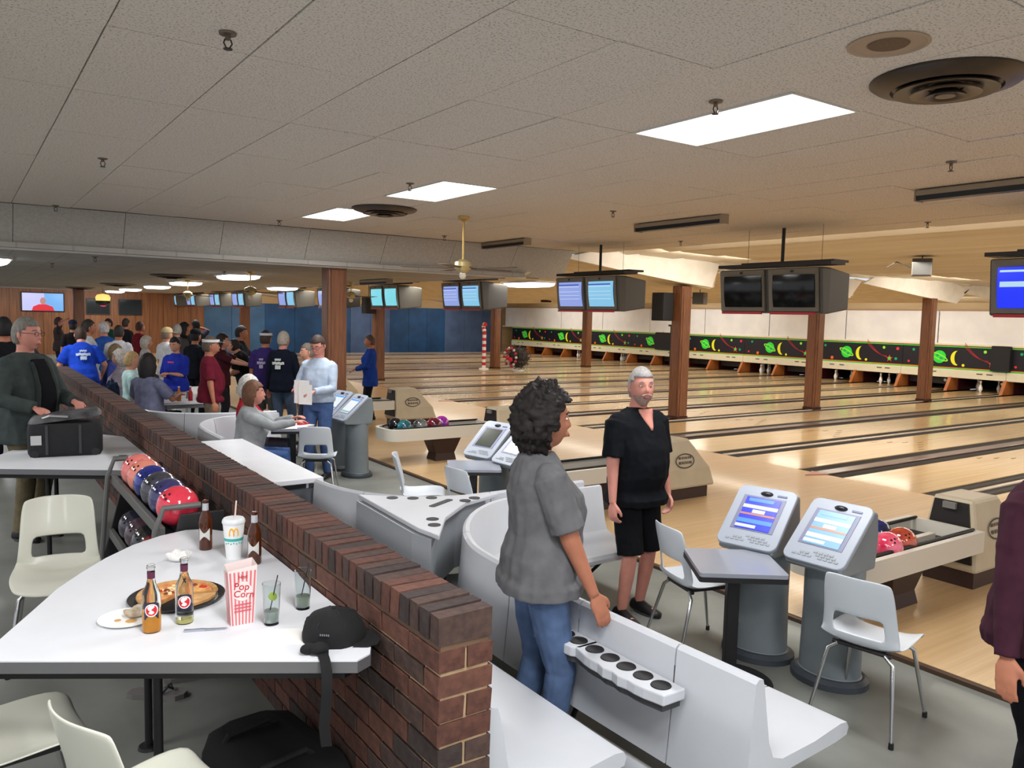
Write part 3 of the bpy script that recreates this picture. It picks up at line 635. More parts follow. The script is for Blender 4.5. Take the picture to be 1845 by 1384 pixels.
for i, (rgb, lb, r2) in enumerate((((20, 22, 30), 'black bowling ball at the left end of the far tray', None), ((30, 110, 118), 'teal bowling ball on the far tray, second from left', (16, 60, 70)),
        ((28, 34, 34), 'black speckled bowling ball in the middle of the far tray', (110, 110, 110)), ((120, 20, 40), 'dark red bowling ball on the far tray', (60, 10, 24)), ((190, 50, 170), 'bright purple bowling ball at the right of the far tray', (110, 30, 130)))):
    gx, gy = ((4.97, 9.99), (4.99, 9.75), (5.24, 9.76), (5.48, 9.80), (5.67, 9.92))[i]
    ball(gx, gy, z, rgb, lb, gr, r2)
# ================================================================ brick wall
brk = [M('brick_red', (96, 60, 48), .85, rgb2=(74, 46, 38), scale=30, bump=.3), M('brick_brown', (80, 60, 52), .85, rgb2=(62, 46, 42), scale=30, bump=.3),
       M('brick_dark', (60, 50, 46), .85, rgb2=(50, 38, 36), scale=30, bump=.3), M('brick_rust', (106, 68, 54), .85, rgb2=(88, 56, 46), scale=30, bump=.3)]
mort = M('mortar', (186, 160, 124), .95, rgb2=(160, 136, 106), scale=20)
WX, WT = 1.275, .194
wall = thing('brick_wall', 'low red brown brick divider wall with a row of upright cap bricks', 'wall', (WX, 0, 0))
WY0, WY1 = 2.055, 14.0
mb = MB(); mb.box((0, (WY0+WY1)/2, .535), (WT-.022, WY1-WY0-.014, 1.068)); mb.build('mortar_core', mort, wall)
mb = MB(); mb.box((0, (WY0+WY1)/2, 1.1), (WT-.018, WY1-WY0-.012, .108)); mb.build('mortar_cap', M('mortar_cap', (108, 84, 66), .95, var=.2), wall)
meshes = {}
def brick_mesh(dx, dy, dz, m, v):
    key = (dx, dy, dz, m, v)
    if key not in meshes:
        r = random.Random(hash(key) % 9999); b = MB(); j = .0025
        b.box((0, 0, 0), (dx, dy, dz)); b.v = [(x+r.uniform(-j, j), y+r.uniform(-j, j), z+r.uniform(-j, j)) for x, y, z in b.v]
        o = b.build('brick', brk[m], wall, bevel=.003); meshes[key] = o.data; bpy.data.objects.remove(o)
    return meshes[key]
nb = 0; rest = [MB() for _ in brk]
def brick(c, d, m, single=True):
    global nb
    if single and nb < 298:
        o = bpy.data.objects.new('brick', brick_mesh(*[round(t, 3) for t in d], m, random.randrange(3))); COL.objects.link(o); o.parent = wall; o.location = c; nb += 1
    else: rest[m].box(c, d)
pick = lambda: random.choices(range(4), (5, 4, 3, 3))[0]
# cap course: bricks on edge
y = WY0+.03; i = 0
while y < WY1:
    brick((0, y, 1.115+random.uniform(-.002, .002)), (WT, .058, .092), random.choices(range(4), (4, 8, 2, 2))[0], y < 11.0); y += .069; i += 1
# body courses
jobs = []
for c in range(14):
    z = 1.054 - .0375 - .0775*c
    if z < .02: break
    y = WY0
    if c % 2 == 1:
        jobs.append(((0, y+.047, z), (WT+.0, .094, .066))); y += .104
    while y < WY1-.1:
        for sx in (-1, 1):
            jobs.append(((sx*(WT/2-.0455), y+.098, z), (.091, .196, .066)))
        y += .206
jobs.sort(key=lambda j: (j[0][1] + (3.0 if (j[0][0] > .02 and j[0][1] > 2.4) else 0)))
for c, d in jobs: brick(c, d, pick())
for m, r in enumerate(rest):
    if r.f: r.build('brick', brk[m], wall, kind='stuff')
# ================================================================ laminate tables on the concourse
lam = M('white_laminate', (226, 228, 232), .38, rgb2=(220, 222, 226), scale=3, coat=.08); edge = M('table_edge', (122, 122, 124), .35, metal=.5); blk = M('leg_black', (22, 22, 24), .5)
TZ = .95
tp = [(1.172, 2.52), (1.10, 2.38), (1.04, 2.35), (.50, 2.68), (-.04, 3.01), (-.04, 3.06), (.08, 3.12), (.2, 3.38), (.3, 3.6), (.41, 3.78), (.52, 3.94), (.66, 4.1), (.8, 4.2), (.93, 4.25), (1.03, 4.22), (1.1, 4.12), (1.172, 4.0)]
def wall_table(dy, label, pz):
    o = thing('wall_table', label, 'table', (0, dy, 0), 0, 'laminate tables fixed to the brick wall')
    mb = MB(); mb.prism(tp, TZ-.006, TZ); mb.build('table_top', lam, o)
    mb = MB(); n = len(tp); cx, cy = .7, 3.2
    pp = [(cx+(x-cx)*1.004, cy+(y-cy)*1.003) if x < 1.17 else (x, y) for x, y in tp]
    mb.prism(pp, TZ-.042, TZ-.0045); mb.build('metal_edge', edge, o)
    mb = MB(); mb.prism([(cx+(x-cx)*.94, cy+(y-cy)*.94) for x, y in tp], TZ-.075, TZ-.042); mb.build('underframe', blk, o)
    for x, y in pz:
        mb = MB(); mb.tube([(x, y, KF), (x, y, TZ-.05)], .016, 10); mb.lathe([(.001, KF), (.045, KF), (.04, KF+.012), (.001, KF+.012)], (x, y, 0)); mb.build('leg', blk, o, smooth=40)
    return o
wall_table(0, 'near white laminate table with metal edge, cluttered with pizza and bottles', [(.53, 2.86), (.62, 3.55)])
wall_table(3.65, 'farther white laminate table holding the black ball bag', [(.5, 2.9), (.62, 3.7)])
# ================================================================ moulded chairs
cream_c = M('chair_cream', (204, 204, 190), .35, coat=.1); grey_c = M('chair_grey_white', (200, 206, 212), .38, coat=.1); chrome = M('chrome', (190, 190, 190), .22, metal=.9); tip = M('rubber_tip', (20, 20, 20), .7)
def chair(label, loc, rz, m, group):
    o = thing('moulded_chair', label, 'chair', loc, rz, group)
    pr = [(.225, .405), (.215, .435), (.16, .448), (.06, .445), (-.06, .435), (-.13, .437), (-.175, .455), (-.195, .50), (-.205, .545), (-.215, .60), (-.228, .655), (-.25, .73), (-.268, .80), (-.272, .815)]
    wd = [.185, .2, .21, .215, .215, .21, .205, .2, .195, .19, .186, .182, .172, .16]
    nu = 12; vs = []; fs = []
    for (x, z), w_ in zip(pr, wd):
        for k in range(nu+1):
            u = k/nu*2-1; seat = z < .47
            vs.append((x + (0 if seat else .045*u*u), u*w_, z + (.022*u**4 - .012*(1-u*u) if seat else -.012*u**4)))
    for r in range(len(pr)-1):
        for k in range(nu):
            if r in (7, 8) and 2 <= k <= nu-3: continue
            a = r*(nu+1)+k; fs.append((a, a+1, a+nu+2, a+nu+1))
    mb = MB(); mb.add(vs, fs); s_ = mb.build('shell', m, o, smooth=60)
    md = s_.modifiers.new('t', 'SOLIDIFY'); md.thickness = .009; md.offset = -1
    md = s_.modifiers.new('s', 'SUBSURF'); md.levels = md.render_levels = 1
    mb = MB(); mb.box((.03, 0, .415), (.3, .24, .02)); mb.tube([(.14, -.15, .41), (.14, .15, .41)], .011, 6); mb.tube([(-.12, -.15, .41), (-.12, .15, .41)], .011, 6); mb.build('underframe', M('frame_black', (30, 28, 28), .5), o)
    for sx in (1, -1):
        for sy in (1, -1):
            f = (.235 if sx > 0 else -.24, sy*.215, .012); mid = (sx*.15 + .01, sy*.165, .375)
            mb = MB(); mb.tube([(sx*.13, sy*.12, .41), mid, (mid[0]*.75+f[0]*.25, mid[1]*.75+f[1]*.25, .285), f], [.0105, .0115, .011, .008], 8); l_ = mb.build('leg', chrome, o, smooth=50)
            mb = MB(); mb.lathe([(.001, 0), (.013, 0), (.012, .03), (.001, .03)], (f[0], f[1], 0), 10); mb.build('foot_tip', tip, l_)
    return o
R_ = math.radians
gr = 'cream chairs at the laminate tables'
ch0 = chair('cream moulded chair with an oval back opening, facing the near table', (.40, 4.80, KF), R_(-98), cream_c, gr)
again(ch0, (.10, 3.02, KF), R_(8), 'cream moulded chair whose seat shows below the near table at far left', gr)
again(ch0, (.44, 2.36, KF), R_(20), 'cream moulded chair at the bottom left corner, seen from behind its back', gr)
again(ch0, (-.22, 4.75, KF), R_(-80), 'cream moulded chair cut by the left edge beside the oval-back chair', gr)
gr = 'grey white chairs in the bowlers area'
ch1 = chair('grey white moulded chair between the man in black and the small black table', (3.83, 3.40, 0), R_(-16), grey_c, gr)
for loc, rz, lb in (((3.92, 2.27, 0), 10, 'grey white moulded chair nearest the camera, in front of the lit console'),
                    ((3.46, 6.42, 0), -28, 'grey white moulded chair turned sideways by the middle black table'),
                    ((3.62, 5.72, 0), 5, 'grey white moulded chair half hidden behind the standing woman'),
                    ((*PD(573, 9.0), 0), 62, 'grey white moulded chair beside the console at the man in light blue')):
    again(ch1, loc, R_(rz), lb, gr)
# ================================================================ fibreglass benches
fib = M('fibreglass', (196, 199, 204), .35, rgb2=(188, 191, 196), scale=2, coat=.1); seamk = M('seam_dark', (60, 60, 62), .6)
PROF = [(-.035, .30), (-.012, .55), (0, .735), (.003, .77), (.02, .785), (.045, .78), (.055, .75), (.10, .52), (.13, .455), (.19, .432), (.40, .435), (.58, .455), (.625, .45), (.64, .425), (.63, .395), (.55, .385), (.2, .375), (.1, .37), (.03, .30)]
def smooth_path(pts, step=.07):
    P = [Vector((p[0], p[1], 0)) for p in pts]; out = []
    for i in range(len(P)-1):
        p0, p1, p2, p3 = P[max(i-1, 0)], P[i], P[i+1], P[min(i+2, len(P)-1)]; n = max(2, int((p2-p1).length/step))
        for k in range(n):
            t = k/n; out.append(.5*((2*p1)+(p2-p0)*t+(2*p0-5*p1+4*p2-p3)*t*t+(3*p1-p0-3*p2+p3)*t**3))
    out.append(P[-1]); return out
def bench(label, pts, side, seams_at, rail=True, feet=True):
    o = thing('fibreglass_bench', label, 'bench', (0, 0, 0), 0, 'moulded bowlers benches'); P = smooth_path(pts)
    N = []
    for i in range(len(P)):
        t = (P[min(i+1, len(P)-1)]-P[max(i-1, 0)]).normalized(); N.append(Vector((t.y, -t.x, 0))*side)
    cuts = [0]+[min(range(len(P)), key=lambda i: (P[i]-Vector((a, b, 0))).length) for a, b in seams_at]+[len(P)-1]
    for a, b in zip(cuts, cuts[1:]):
        rings = []
        for i in range(a, b+1):
            p = P[i]
            if i == a and a: p = p.lerp(P[i+1], .05)
            if i == b and b < len(P)-1: p = p.lerp(P[i-1], .05)
            rings.append([(p.x+N[i].x*q, p.y+N[i].y*q, z) for q, z in PROF])
        mb = MB(); mb.loft(rings); mb.build('bench_section', fib, o, smooth=35)
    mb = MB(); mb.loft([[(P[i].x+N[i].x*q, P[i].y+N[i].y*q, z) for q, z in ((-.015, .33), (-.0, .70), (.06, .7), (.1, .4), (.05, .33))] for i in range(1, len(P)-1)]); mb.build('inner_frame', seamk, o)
    if rail:
        mb = MB(); mb.loft([[(P[i].x+N[i].x*(q+.01), P[i].y+N[i].y*(q+.01), z) for q, z in ((-.04, .13), (-.045, .19), (-.02, .215), (.02, .2), (.03, .14))] for i in range(0, len(P))]); mb.build('lower_rail', fib, o, smooth=50)
    for i in range(3, len(P)-1, 12):
        p, n = P[i], N[i]; mb = MB(); f = lambda q, z: (p.x+n.x*q, p.y+n.y*q, z)
        mb.tube([f(.06, .4), f(.12, .2), f(.02, .01)], .014, 6); mb.tube([f(.5, .39), f(.3, .2), f(.45, .01)], .014, 6); mb.tube([f(.12, .2), f(.3, .2)], .012, 6)
        mb.build('leg_frame', blk, o)
        if rail: mb = MB(); mb.box(f(-.02, .23), (.04, .05, .22), math.atan2(n.y, n.x)); mb.build('rail_clip', blk, o)
    return o
bA = [(2.34, 1.78), (2.31, 2.88), (2.32, 3.55), (2.40, 3.9), (2.6, 4.25), (2.88, 4.53), (3.25, 4.68), (4.1, 4.70)]
bench('white fibreglass bench curving round the bowlers seats, nearest, with drink trays on its back', bA, 1, [(2.33, 2.15), (2.31, 2.72), (2.31, 3.3), (2.4, 4.05), (3.2, 4.68)])
bench('white curved fibreglass bench beyond the triangular drink shelf', [(2.24, 5.9), (2.27, 5.6), (2.38, 5.3), (2.6, 5.03), (2.9, 4.88), (3.2, 4.85), (4.1, 4.86)], -1, [(2.38, 5.3), (3.2, 4.85)])
bench('white fibreglass bench seat against the brick wall end, front corner at bottom centre', [(1.40, 2.12), (1.40, 5.6)], 1, [(1.40, 3.3), (1.40, 4.45)], rail=False)
bench('white fibreglass bench behind the white counter, curving to the seated people', [(2.16, 8.3), (2.16, 9.0), (2.22, 9.45), (2.45, 9.85), (2.85, 10.06), (3.35, 10.1)], 1, [(2.16, 9.0), (2.45, 9.85)])
bench('far white fibreglass bench in the crowd, its back to the brick wall', [(1.84, 15.0), (1.82, 13.2), (1.83, 11.6), (1.95, 10.95), (2.3, 10.5), (2.8, 10.3), (3.4, 10.28)], -1, [(1.82, 13.6), (1.83, 12.1), (2.3, 10.5)])
# shared triangular drink shelf between the two nearest benches
o = thing('drink_shelf', 'triangular white drink shelf with dark cup holes between two curved benches', 'shelf', (0, 0, 0))
tri = [(2.30, 5.2), (2.5, 5.02), (2.85, 4.83), (3.2, 4.79), (3.2, 4.75), (2.84, 4.62), (2.52, 4.34), (2.32, 4.05), (2.27, 3.98), (2.245, 4.2)]
mb = MB(); mb.prism(tri, .77, .80); mb.build('shelf_top', fib, o, bevel=.006)
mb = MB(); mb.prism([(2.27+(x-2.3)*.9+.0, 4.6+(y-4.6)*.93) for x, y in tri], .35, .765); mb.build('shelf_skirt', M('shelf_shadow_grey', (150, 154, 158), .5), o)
hol = M('cup_hole', (30, 28, 28), .7)
for x, y in ((2.46, 4.98), (2.58, 4.9), (2.70, 4.85), (2.96, 4.70), (2.86, 4.66), (2.36, 4.2), (2.42, 4.33)):
    mb = MB(); mb.lathe([(.001, .801), (.036, .801), (.04, .803), (.04, .8)], (x, y, 0), 18); mb.build('cup_hole', hol, o)
mb = MB(); mb.prism(rrect(.26, .05, .02), .8005, .803); q = mb.build('slot', hol, o, loc=(2.68, 4.68, 0), rot=(0, 0, .5))
# drink trays on the back of the nearest bench
def tray(yc, ys, label):
    o = thing('drink_tray', label, 'drink tray', (2.245, yc, .60), 0, 'drink trays on the bench back'); n = len(ys); hw = (ys[-1]-ys[0])/2+.07
    out = [(.06, hw), (.06, -hw)]
    for k in range(13):
        t = -hw+2*hw*k/12; out.append((-.055-.035*math.cos(t/hw*PI/2)**.5 + .006*math.cos(t*60), t))
    mb = MB(); mb.prism(out, .0, .045); mb.build('tray', fib, o, bevel=.006)
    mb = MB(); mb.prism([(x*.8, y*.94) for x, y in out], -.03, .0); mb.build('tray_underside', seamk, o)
    for y in ys:
        mb = MB(); mb.lathe([(.001, .0462), (.034, .0462), (.04, .049), (.042, .0455)], (-.005, y-yc, 0), 20); mb.build('cup_hole', hol, o)
ys = [2.15, 2.25, 2.35, 2.45, 2.55]
tray(2.35, ys, 'five-hole drink tray on the bench back, nearest the camera')
tray(2.80, [2.66, 2.75, 2.84, 2.93], 'drink tray on the bench back beside the standing woman')
# white counter and shelf behind the brick wall
o = thing('white_counter', 'white topped counter box just behind the brick wall, middle left', 'counter', (2.02, 7.05, 0))
mb = MB(); mb.box((0, 0, .765), (.64, 2.2, .04)); mb.build('counter_top', lam, o, bevel=.006)
for c, d in (((.30, -1.08, .37), (.04, .03, .745)), ((-.30, -1.08, .37), (.04, .03, .745)), ((0, 1.08, .37), (.62, .03, .745)), ((-.3, 0, .37), (.03, 2.13, .745))):
    mb = MB(); mb.box(c, d); mb.build('side_panel', fib, o)
mb = MB(); mb.box((0, -1.02, .35), (.56, .02, .68)); mb.build('recessed_panel', M('recess_grey', (92, 94, 100), .6), o)
mb = MB(); mb.box((.28, .1, .4), (.02, 1.9, .6)); mb.build('side_panel', fib, o)
# ================================================================ scoring consoles
cons = M('console_grey', (122, 130, 134), .45, rgb2=(112, 120, 124), scale=3); conl = M('console_light', (150, 157, 168), .4); consd = M('console_dark', (58, 64, 70), .5)
def console(x, y, rz, kind, label):
    o = thing('score_console', label, 'console', (x, y, 0), rz, 'bowlers score consoles')
    mb = MB(); mb.lathe([(.001, .02), (.19, .02), (.19, .05), (.178, .06), (.17, .4), (.172, .7), (.172, .8), (.001, .8)], n=28, sx=.8, sy=1.02); mb.build('column', cons, o, smooth=30)
    mb = MB(); mb.lathe([(.001, 0), (.215, 0), (.215, .035), (.19, .055), (.001, .055)], n=28, sx=.9, sy=1.05); mb.build('base', consd, o, smooth=30)
    A, B = Vector((-.25, 0, .735)), Vector((.07, 0, 1.02)); d = (B-A).normalized(); nrm = Vector((-d.z, 0, d.x)); ln = (B-A).length
    P3 = lambda u, v, h: A + d*(u*ln) + Vector((0, v, 0)) + nrm*h
    # side profile body
    mb = MB(); hw = .175
    prof_ = [(-.25, .735), (.07, 1.02), (.13, 1.01), (.15, .86), (.13, .68), (-.08, .68), (-.22, .69), (-.26, .71)]
    mb.prism([(a, b) for a, b in prof_], -hw, hw, ax='y'); b_ = mb.build('head_body', cons, o, bevel=.015)
    mb = MB(); poly = rrect(ln+.03, 2*hw+.03, .05); mb.loft([[P3(.5, v, h)+d*u for u, v in poly] for h in (-.005, .022)]); mb.build('bezel', conl, o, bevel=.006)
    def pan(name, u0, u1, v0, v1, h, m, par=o):
        mb = MB(); q = [P3(u0, v0, h), P3(u0, v1, h), P3(u1, v1, h), P3(u1, v0, h)]; q2 = [p+nrm*.003 for p in q]; mb.loft([q, q2]); return mb.build(name, m, par)
    pan('screen_recess', .24, .85, -.135, .135, .0215, M('recess_purple', (110, 112, 140), .4))
    if kind == 'off': pan('screen', .27, .8, -.105, .105, .0245, M('console_off', (58, 62, 50), .15))
    else:
        base = {'blue': (30, 60, 225), 'cyan': (60, 190, 240), 'white': (170, 220, 225)}[kind]
        pan('screen', .26, .82, -.11, .11, .0245, scr(kind, base, .9))
        wht = scr('white', (240, 248, 252), .95); org = scr('orange', (235, 150, 120), .9); lb = scr('lightblue', (90, 170, 250), .9)
        if kind != 'white':
            for u0, u1, v0, v1, m in ((.62, .68, -.11, .11, wht), (.74, .8, -.07, .09, lb if kind == 'blue' else scr('cyan', (60, 190, 240))), (.36, .43, -.11, .11, wht if kind == 'cyan' else lb), (.5, .53, -.11, .11, org), (.54, .6, -.04, .04, wht), (.28, .33, -.02, .11, wht)):
                pan('screen_row', u0, u1, v0, v1, .0265, m)
        else:
            pan('screen_row', .74, .8, -.11, .11, .0265, lb); pan('screen_row', .28, .34, -.11, .11, .0265, M('tealgrey', (130, 170, 165), .5))
    for r in range(3):
        for c in range(9 - r*2):
            if c == 4: continue
            pan('key', .05+r*.042, .08+r*.042, -.145+c*.032+r*.02, -.122+c*.032+r*.02, .022, M('key_grey', (140, 146, 152), .5))
    mb = MB(); mb.ell(P3(.92, .0, .02), (.022, .042, .016), 14, 8); mb.build('speaker_button', M('button_black', (24, 24, 30), .3), o, smooth=60)
    pan('badge', .895, .925, -.13, -.07, .0225, M('badge_blue', (70, 84, 120), .4))
console(4.17, 2.66, R_(4), 'cyan', 'grey score console with a bright cyan screen, nearest the camera')
console(4.10, 3.12, R_(14), 'blue', 'grey score console with a deep blue screen behind the cyan one')
console(4.32, 5.98, R_(2), 'off', 'grey score console with a blank screen just behind the standing woman')
console(4.3, 6.46, R_(12), 'off', 'grey score console with a blank screen left of the standing woman')
console(4.16, 9.45, R_(2), 'white', 'grey score console with a pale glowing screen, in front of the man in light blue')
console(4.16, 9.98, R_(12), 'white', 'grey score console with a pale screen, farther of the pair beside him')
def ped_table(x, y, rz, label, group='small black pedestal tables'):
    o = thing('pedestal_table', label, 'table', (x, y, 0), rz, group)
    mb = MB(); mb.prism(rrect(.48, .48, .02), .70, .722); mb.build('table_top', M('top_grey', (140, 144, 154), .25, coat=.3), o)
    mb = MB(); mb.prism(rrect(.485, .485, .02), .672, .699); mb.build('edge_band', blk, o)
    mb = MB(); mb.box((0, 0, .35), (.07, .07, .66)); mb.build('column', blk, o, bevel=.006)
    mb = MB(); mb.lathe([(.001, 0), (.25, 0), (.25, .02), (.1, .04), (.05, .07), (.001, .07)], n=30); mb.build('base', blk, o, smooth=30)
ped_table(3.60, 2.93, R_(-36), 'small grey topped black pedestal table between the two nearest chairs')
ped_table(3.84, 6.12, R_(-30), 'small grey topped black pedestal table in the middle bowlers area')
def f(mb): mb.lathe([(.11, 0), (.15, .32), (.135, .31), (.1, .02), (.001, .02)], n=20, cap=False); mb.lathe([(.001, 0), (.11, 0), (.11, .01), (.001, .01)], n=20)
oneshot('waste_bin', M('bin_brown', (40, 26, 20), .5), 'small dark brown waste bin on the approach below the far ball tray', 'bin', f, (5.5, 8.3, AZ), smooth=40)
# ================================================================ ball rack against the brick wall
rk = M('rack_grey', (98, 98, 96), .45); rkd = M('rack_dark', (34, 34, 36), .5)
o = thing('storage_rack', 'grey steel bowling ball rack against the brick wall behind the near table', 'ball rack', (.93, 5.05, KF))
for y in (-.78, .78):
    mb = MB(); mb.prism([(-.2, 0), (.2, 0), (.2, .82), (-.02, .82), (-.2, .1)], y-.012, y+.012, ax='y'); mb.build('end_panel', rkd, o, bevel=.004)
    mb = MB(); mb.tube([(-.2, y, .02), (-.14, y, .75), (-.1, y, .86), (.08, y, .86)], .016, 8); mb.build('end_tube', rk, o, smooth=40)
for z, x in ((.74, -.0), (.38, -.02)):
    for dx in (-.105, .085):
        mb = MB(); mb.box((x+dx, 0, z-.01), (.03, 1.54, .06)); mb.build('rail', rk, o, bevel=.004)
    mb = MB(); mb.box((x, 0, z-.04), (.2, 1.52, .012)); mb.build('tray', rkd, o)
gr = 'balls on the top row of the storage rack'; zz = KF+.722
for i, (rgb, r2, lb) in enumerate((((214, 40, 66), (240, 70, 90), 'bright red bowling ball, nearest on the top row of the rack'), ((36, 34, 78), (60, 60, 120), 'dark purple bowling ball, second on the top row of the rack'),
        ((22, 22, 30), (80, 80, 90), 'black bowling ball, third on the top row of the rack'), ((24, 44, 150), (16, 26, 90), 'royal blue bowling ball, fourth on the top row of the rack'),
        ((232, 120, 100), (240, 160, 140), 'salmon bowling ball, fifth on the top row of the rack'), ((226, 96, 96), (240, 150, 140), 'pink marbled bowling ball at the far end of the top row'))):
    ball(.93, 4.42+.22*i, zz, rgb, lb, gr, r2, hole=(-.6, -.3, .6))
gr = 'balls on the lower row of the storage rack'; zz = KF+.362
for i, (rgb, r2, lb) in enumerate((((30, 90, 150), (20, 60, 110), 'bright blue bowling ball low on the rack next to the table'), ((44, 54, 110), (70, 80, 140), 'slate blue bowling ball, second on the lower row of the rack'), ((150, 30, 40), (90, 20, 30), 'dark red bowling ball, third on the lower row of the rack'),
        ((24, 22, 26), (60, 60, 60), 'black bowling ball, fourth on the lower row of the rack'), ((60, 26, 44), (110, 90, 100), 'maroon black bowling ball, fifth on the lower row'), ((22, 24, 34), (60, 60, 80), 'black blue bowling ball at the far end of the lower row'))):
    ball(.91, 4.42+.22*i, zz, rgb, lb, gr, r2, hole=(-.7, -.3, .5))
# ================================================================ people
skinm = {'light': (196, 140, 116), 'tan': (172, 112, 86), 'pink': (200, 136, 120), 'deep': (130, 84, 62)}
def skin(k): return M('skin_'+k, skinm[k], .5, var=.1, scale=20, spec=.3)
def remeshed(mb, name, mat, parent, vox, smooth_it=3, disp=None):
    me = bpy.data.meshes.new('tmp'); me.from_pydata(mb.v, [], mb.f); me.validate()
    import bmesh
    b = bmesh.new(); b.from_mesh(me)
    b.to_mesh(me); b.free()
    o = bpy.data.objects.new('tmp', me); COL.objects.link(o)
    md = o.modifiers.new('r', 'REMESH'); md.mode = 'VOXEL'; md.voxel_size = vox; md.use_smooth_shade = True
    if smooth_it:
        ms = o.modifiers.new('s', 'SMOOTH'); ms.factor = .5; ms.iterations = smooth_it
    dg = bpy.context.evaluated_depsgraph_get(); out = bpy.data.meshes.new_from_object(o.evaluated_get(dg))
    bpy.data.objects.remove(o); bpy.data.meshes.remove(me)
    if disp:
        vs = out.vertices; nrm = [v.normal.copy() for v in vs]
        for v, n in zip(vs, nrm): v.co += n*disp(v.co)
    out.materials.clear(); out.materials.append(mat); out.name = name
    out.polygons.foreach_set('use_smooth', [True]*len(out.polygons))
    q = bpy.data.objects.new(name, out); COL.objects.link(q); q.parent = parent
    return q
def ring(c, ry, rx, M_, n=18, p=2.4):
    out = []
    for k in range(n):
        a = 2*PI*k/n; ca, sa = math.cos(a), math.sin(a); out.append(M_ @ Vector((c[0]+rx*math.copysign(abs(ca)**(2/p), ca), c[1]+ry*math.copysign(abs(sa)**(2/p), sa), c[2])))
    return out
def ik(a, b, l1, l2, hint):
    d = b-a; D = min(d.length, (l1+l2)*.999); dn = d.normalized(); b = a+dn*D
    x = (l1*l1-l2*l2+D*D)/(2*D); h = math.sqrt(max(l1*l1-x*x, 0)); hh = (hint-dn*hint.dot(dn)).normalized()
    return a+dn*x+hh*h, b
def person(label, loc, face, H=1.75, shirt=(90, 90, 95), pants=(50, 60, 90), sk='light', hair=(60, 45, 35), hairs='short', female=False, heavy=0., sit=False,
           lean=0., side=0., hands=(None, None), hyaw=0., hpitch=0., sleeve='short', shorts=False, vox=.013, shoes=(30, 30, 32), jacket=None, cap=None, print_=None,
           group=None, detail=1, elbow=None, hem=.84, curl=.5, face_=True, belt=False, name='person', glasses=False, beard=None, wide=1.0, seat=.46, vneck=False):
    o = thing(name, label, 'person', loc, face, group)
    s = H/1.75; hz = seat+.06 if sit else .93
    hipc = Vector((0, 0, hz)); TM = Matrix.Translation(hipc) @ Matrix.Rotation(lean, 4, 'Y') @ Matrix.Rotation(side, 4, 'X') @ Matrix.Translation((0, 0, -.93))
    SC = Matrix.Scale(s, 4)
    hv = heavy
    fy = (.93 if female else 1.0)*wide
    prof_ = [(.86, .15, .10, 0), (.93, .168+.02*female+hv*.25, .115+hv*.3, -.005), (1.02, .152+hv*.5, .108+hv*.9, hv*.35), (1.12, .145*fy+hv*.55, .105+hv*1.0, .01+hv*.5),
             (1.22, .155*fy+hv*.4, .112+hv*.7+.02*female, .012+hv*.4+.012*female), (1.30, .168*fy+hv*.25, .115+hv*.3+.025*female, .01+.015*female), (1.37, .174*fy, .11+hv*.1, 0), (1.42, .148*fy, .092, -.01), (1.46, .10*fy, .075, -.012), (1.49, .065, .062, -.008)]
    body = MB()
    body.loft([ring((x, 0, z), a*.93, b*.93, TM) for z, a, b, x in prof_])
    shy = .172*fy
    # head and neck
    neck = TM @ Vector((-.005, 0, 1.44)); hc = TM @ Vector((.022, 0, 1.632))
    HM = Matrix.Translation(hc) @ Matrix.Rotation(hyaw, 4, 'Z') @ Matrix.Rotation(hpitch + (-lean*.6), 4, 'Y') @ Matrix.Scale(1.08, 4)
    body.tube([TM @ Vector((-.012, 0, 1.43)), TM @ Vector((-.005, 0, 1.50)), HM @ Vector((-.015, 0, -.06))], [.068, .056+.006*(not female), .056+.006*(not female)], 12)
    hb = MB(); hb.T = HM; nu, nv = 28, 20; rings = []
    for j in range(nv+1):
        a = -PI/2+.05+(PI-.1)*j/nv; r = []
        for k in range(nu):
            t = 2*PI*k/nu; x, y, z = math.cos(a)*math.cos(t), math.cos(a)*math.sin(t), math.sin(a)
            X, Y, Z = x*.098-.004, y*.076, z*.121
            if z < 0:
                q = -z; Y *= 1-.30*q*q; X = X*(1-.12*q) + .016*q*(1 if x > 0 else -.9)
            if x > .2:
                X += .004*math.exp(-((z-.22)/.12)**2)*x                      # brow
                X -= .012*math.exp(-((z+.0)/.12)**2)*math.exp(-((abs(y)-.38)/.2)**2)   # sockets
                X += .006*math.exp(-((z+.86)/.14)**2)*math.exp(-(y/.35)**2)   # chin
            r.append((X, Y, Z))
        rings.append(r)
    hb.loft(rings)
    # nose, lips, ears
    hb.loft([[(.088, -.006, .022), (.094, 0, .024), (.088, .006, .022), (.08, 0, .02)], [(.092, -.012, -.012), (.112, 0, -.014), (.092, .012, -.012), (.08, 0, -.01)], [(.09, -.017, -.030), (.116, 0, -.030), (.09, .017, -.030), (.08, 0, -.03)], [(.088, -.010, -.038), (.1, 0, -.040), (.088, .010, -.038), (.08, 0, -.04)]])
    hb.ell((.092, 0, -.058), (.011, .023, .006), 10, 6); hb.ell((.089, 0, -.069), (.011, .02, .006), 10, 6)
    for sy in (-1, 1): hb.ell((-.008, sy*.077, -.004), (.018, .010, .031), 8, 6)
    body.v += hb.v; off = len(body.v)-len(hb.v); body.f += [tuple(i+off for i in f) for f in hb.f]
    # arms
    AR = {}
